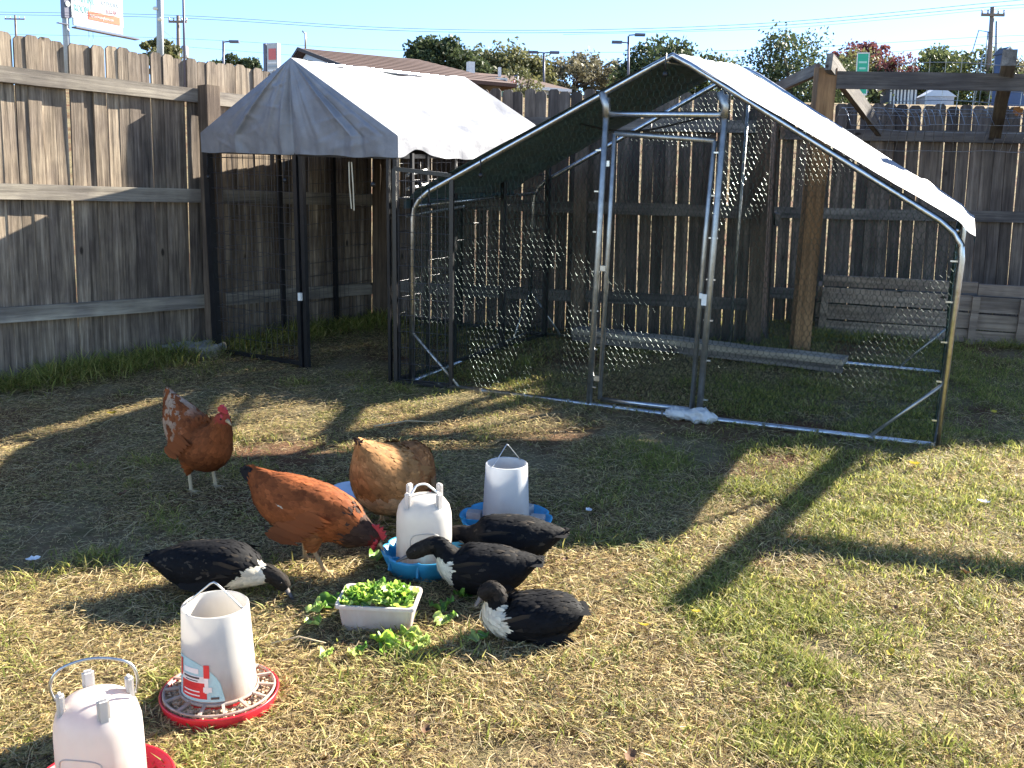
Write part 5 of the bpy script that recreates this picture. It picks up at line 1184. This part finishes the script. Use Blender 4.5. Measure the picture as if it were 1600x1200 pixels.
# ------------------------------------------------------------------ fallen leaves and scraps
ylm = leaf_mesh('fallen_leaf', .050, .015, M_YELLEAF, 3, .8); blm = leaf_mesh('fallen_leaf', .040, .011, M_BRLEAF, 5, .8)
rr = random.Random(44)
YS = [(1.52, 3.63), (1.13, 2.75), (.60, 3.0), (2.2, 3.1), (2.83, 5.45), (2.72, 5.6), (-2.12, 5.25), (.42, 2.9), (1.9, 4.6), (1.75, 2.75)]
BS_ = [(.78, 2.55), (1.25, 3.05), (1.05, 2.15), (.55, 2.0), (1.45, 2.4), (-.2, 2.3), (.3, 2.2), (1.6, 3.35), (-.05, 2.1), (-1.6, 4.0), (1.35, 2.2), (.9, 3.4), (1.9, 3.5), (.2, 3.4)]
for kx, (L_, me_, nm) in enumerate(((YS, ylm, 'small yellow fallen leaf lying in the lawn'), (BS_, blm, 'small curled brown leaf lying in the lawn'))):
    for (u, v) in L_:
        o = link('fallen_leaf', me_); s_ = rr.uniform(.7, 1.4); o.matrix_world = Matrix.Translation(W(u, v, .035)) @ TILT @ Matrix.Rotation(rr.uniform(0, 6.3), 4, 'Z') @ Matrix.Rotation(rr.uniform(-.5, .5), 4, 'X') @ Matrix.Scale(s_, 4); tag(o, nm, 'leaf', 'yellow fallen leaves' if kx == 0 else 'brown fallen leaves')
M_SCRAP = plain('white_scrap', (.72, .72, .70), .6, 0, .1, 20, .2)
for (u, v, s_, lab) in ((-1.66, 3.33, .05, 'white scrap on the ground at the left frame edge'), (.32, 3.92, .035, 'pale scrap in the grass right of the blue feeder'), (2.0, 4.10, .05, 'white feather like scrap in the grass near the right edge')):
    o = link('paper_scrap', leaf_mesh('paper_scrap', s_, s_ * .35, M_SCRAP, int(s_ * 900), .6)); o.matrix_world = Matrix.Translation(W(u, v, .03)) @ TILT @ Matrix.Rotation(rr.uniform(0, 3), 4, 'Z'); tag(o, lab, 'scrap')
for k, (u, v, L_, a, lab) in enumerate(((-.62, 2.78, .16, .1, 'pale dry twig on the grass left of the tray'), (.02, 3.05, .14, 2.5, 'pale dry straw stalk beside the lying duck'), (-.55, 5.2, .35, .3, 'bent dry stalk in the sunny strip by the run'))):
    o = MB().tube([(-L_ / 2, 0, .02), (0, .01, .035), (L_ / 2, -.01, .022)], .004, 6, True, .002).build('twig', plain('dry_stalk', (.52, .42, .26), .8) if k == 0 else MATS['dry_stalk'], None, True); o.matrix_world = Matrix.Translation(W(u, v, 0)) @ TILT @ Matrix.Rotation(a, 4, 'Z'); tag(o, lab, 'twig')

# ------------------------------------------------------------------ grass
def value_noise(x, y, seed, freq):
    r_ = np.random.default_rng(seed); G = r_.uniform(0, 1, (64, 64)); X = (x * freq) % 64; Y = (y * freq) % 64; i = X.astype(int); j = Y.astype(int); fx = X - i; fy = Y - j; fx = fx * fx * (3 - 2 * fx); fy = fy * fy * (3 - 2 * fy); i2 = (i + 1) % 64; j2 = (j + 1) % 64
    return (G[i, j] * (1 - fx) + G[i2, j] * fx) * (1 - fy) + (G[i, j2] * (1 - fx) + G[i2, j2] * fx) * fy
AVOID = [(-.785, 2.475, .15), (-.300, 3.385, .14), (-.015, 3.755, .16), (-.915, 2.055, .15), (-.66, 4.12, .09)]
def blades(name, label, n, vmin, vmax, power, green_bias, hscale, wscale, dens=None, tall=None):
    t = rng.uniform(0, 1, n); v = vmin + (vmax - vmin) * t ** power; u = rng.uniform(-1, 1, n) * (.56 * v + .55)
    if tall is not None: u, v = tall
    keep = np.ones(len(u), bool)
    for (a, b, r_) in AVOID: keep &= (u - a) ** 2 + (v - b) ** 2 > r_ * r_
    keep &= ~((abs(u + .402) < .10) & (abs(v - 2.955) < .06))
    bare = value_noise(u, v, 3, 1.9) * .6 + value_noise(u, v, 4, 5.3) * .4
    keep &= rng.uniform(0, 1, len(u)) < np.clip((bare - .27) * 5.0, .10, 1)
    # fence lines
    ld = (u - CORNER[0]) * .794 - (v - CORNER[1]) * .608; keep &= ld > .02
    u = u[keep]; v = v[keep]; m = len(u)
    g = value_noise(u, v, 11, 1.3) * .45 + value_noise(u, v, 12, 4.7) * .35 + value_noise(u, v, 13, 13.0) * .2 + green_bias + np.clip(u * .05, -.08, .10)
    tr_ = np.clip((.55 - u * .55 - np.abs(v - 3.9) * .30 + value_noise(u, v, 41, 2.3) * .8 - .35) * 1.4, 0, 1) * (tall is None)
    isg = rng.uniform(0, 1, m) < np.clip((g - .37 - .20 * tr_) * 2.4, .10, .88)
    clump = value_noise(u, v, 21, 9.0)
    L = np.where(isg, rng.uniform(.022, .055, m) * (.6 + .9 * clump), rng.uniform(.022, .060, m)) * hscale * (1 - .38 * tr_)
    wd = np.where(isg, rng.uniform(.0014, .0026, m), rng.uniform(.0009, .0021, m)) * wscale
    ang = rng.uniform(0, 2 * np.pi, m)
    tl = np.where(isg, rng.uniform(.25, 1.15, m), rng.uniform(.85, 1.52, m)); tl = tl + tr_ * (1.5 - tl) * .6
    d = np.stack([np.cos(ang) * np.sin(tl), np.sin(ang) * np.sin(tl), np.cos(tl)], 1)
    droop = np.stack([np.cos(ang) * .35, np.sin(ang) * .35, -.30 * np.ones(m)], 1) * L[:, None]
    s_ = np.stack([-np.sin(ang), np.cos(ang), rng.uniform(-.5, .5, m)], 1)
    z0 = rng.uniform(-.004, .012, m) + .012 * (~isg) * rng.uniform(0, 1, m)
    base = np.stack([u, v, z0], 1); mid = base + d * (L * .5)[:, None]; tip = base + d * L[:, None] + droop * np.where(isg, .5, .22)[:, None]
    tip[:, 2] = np.maximum(tip[:, 2], .003)
    V = np.stack([base, mid + s_ * wd[:, None], tip, mid - s_ * wd[:, None]], 1).reshape(-1, 3)
    straw = np.array([[.67, .535, .265]]) * rng.uniform(.45, 1.35, (m, 1)) * (1 + rng.uniform(-.08, .08, (m, 3)))
    brown = np.array([[.20, .13, .075]]) * rng.uniform(.5, 1.2, (m, 1)); straw = np.where(rng.uniform(0, 1, (m, 1)) < .25, brown, straw)
    gr = np.array([[.25, .28, .065]]) * rng.uniform(.55, 1.25, (m, 1)); ye = np.array([[.46, .42, .13]]) * rng.uniform(.7, 1.15, (m, 1)); gr = np.where(rng.uniform(0, 1, (m, 1)) < .35, ye, gr)
    C = np.where(isg[:, None], gr, straw)
    C4 = np.repeat(C, 4, 0)
    cs_, sn = math.cos(SLOPE), math.sin(SLOPE)
    Wd = np.stack([V[:, 0], V[:, 1] * cs_ - V[:, 2] * sn, V[:, 1] * sn + V[:, 2] * cs_], 1)
    me = bpy.data.meshes.new(name); me.vertices.add(4 * m); me.vertices.foreach_set('co', Wd.ravel().astype(np.float32)); me.loops.add(4 * m); me.loops.foreach_set('vertex_index', np.arange(4 * m, dtype=np.int32)); me.polygons.add(m); me.polygons.foreach_set('loop_start', np.arange(0, 4 * m, 4, dtype=np.int32)); me.update(calc_edges=True)
    me.materials.append(M_GRASS); set_cols(me, C4); o = link(name, me); tag(o, label, kind='stuff'); return o
blades('grass', 'short mix of dry straw and green grass over the whole yard', 740000, 1.6, 9.2, 1.6, .0, 1.0, 1.0)
# taller tufts standing out of the lawn
cn = 330; ct = rng.uniform(0, 1, cn); cv = 1.8 + 5.6 * ct ** 1.2; cu_ = rng.uniform(-1, 1, cn) * (.54 * cv); ok = value_noise(cu_, cv, 31, 1.6) + cu_ * .07 > .42; cu_ = cu_[ok]; cv = cv[ok]
per = 110; uu = np.repeat(cu_, per) + rng.normal(0, .05, len(cu_) * per); vv = np.repeat(cv, per) + rng.normal(0, .05, len(cu_) * per)
blades('grass', 'taller green grass tufts standing out of the lawn', 0, 0, 1, 1, .30, 1.15, 1.1, tall=(uu, vv))
# unmown grass along the left fence and along the back
n = 15000; q = rng.uniform(0, 1, n); off = np.abs(rng.normal(0, .16, n)) + .05
uu = LF0[0] + (CORNER[0] - LF0[0]) * q + .794 * off; vv = LF0[1] + (CORNER[1] - LF0[1]) * q - .608 * off
blades('grass', 'long unmown green grass along the left fence', 0, 0, 1, 1, .40, 3.0, 1.3, tall=(uu, vv))
n = 9000; q = rng.uniform(0, 1, n); off = np.abs(rng.normal(0, .2, n))
blades('grass', 'rough grass at the foot of the raised bed', 0, 0, 1, 1, .30, 2.0, 1.3, tall=(2.3 + 2.6 * q, 8.2 - .8 * q - off))
# long dry stalks lying on the trodden ground
def stalks(n):
    v = 1.8 + 4.2 * rng.uniform(0, 1, n) ** 1.3; u = rng.uniform(-1, 1, n) * (.55 * v); ang = rng.uniform(0, 2 * np.pi, n); L = rng.uniform(.05, .15, n); cv_ = rng.normal(0, .5, n)
    keep = np.ones(n, bool)
    for (a, b, r_) in AVOID: keep &= (u - a) ** 2 + (v - b) ** 2 > (r_ + .08) ** 2
    keep &= ~((abs(u + .402) < .2) & (abs(v - 2.955) < .16)); u, v, ang, L, cv_ = (x[keep] for x in (u, v, ang, L, cv_)); m = len(u); K = 5; V = np.zeros((m, K, 2, 3)); F = []
    for k in range(K):
        t = k / (K - 1); a = ang + cv_ * (t - .5); r_ = L * (t - .5); w = .0009 * (1 - .6 * t); z = .014 + .016 * np.sin(t * 3.1) * rng.uniform(.2, 1.3, m)
        for j, sg in enumerate((-1, 1)): V[:, k, j] = np.stack([u + np.cos(a) * r_ - np.sin(a) * w * sg, v + np.sin(a) * r_ + np.cos(a) * w * sg, z + .0006 * sg], 1)
    cs_, sn = math.cos(SLOPE), math.sin(SLOPE); V = V.reshape(-1, 3); Wd = np.stack([V[:, 0], V[:, 1] * cs_ - V[:, 2] * sn, V[:, 1] * sn + V[:, 2] * cs_], 1)
    base = (np.arange(m) * K * 2)[:, None, None] + (np.arange(K - 1) * 2)[None, :, None] + np.array([0, 2, 3, 1])[None, None, :]; fl = base.reshape(-1).astype(np.int32); nf = m * (K - 1)
    me = bpy.data.meshes.new('dry_straw'); me.vertices.add(len(Wd)); me.vertices.foreach_set('co', Wd.ravel().astype(np.float32)); me.loops.add(len(fl)); me.loops.foreach_set('vertex_index', fl); me.polygons.add(nf); me.polygons.foreach_set('loop_start', np.arange(0, 4 * nf, 4, dtype=np.int32)); me.update(calc_edges=True)
    me.materials.append(M_GRASS); set_cols(me, np.repeat(np.array([[.62, .50, .30]]) * rng.uniform(.4, 1.15, (m, 1)), K * 2, 0)); tag(link('dry_straw', me), 'loose long dry stalks lying on the lawn', kind='stuff')
stalks(9000)
print('TRIS', sum(len(o.data.polygons) for o in scene.objects if o.type == 'MESH'))
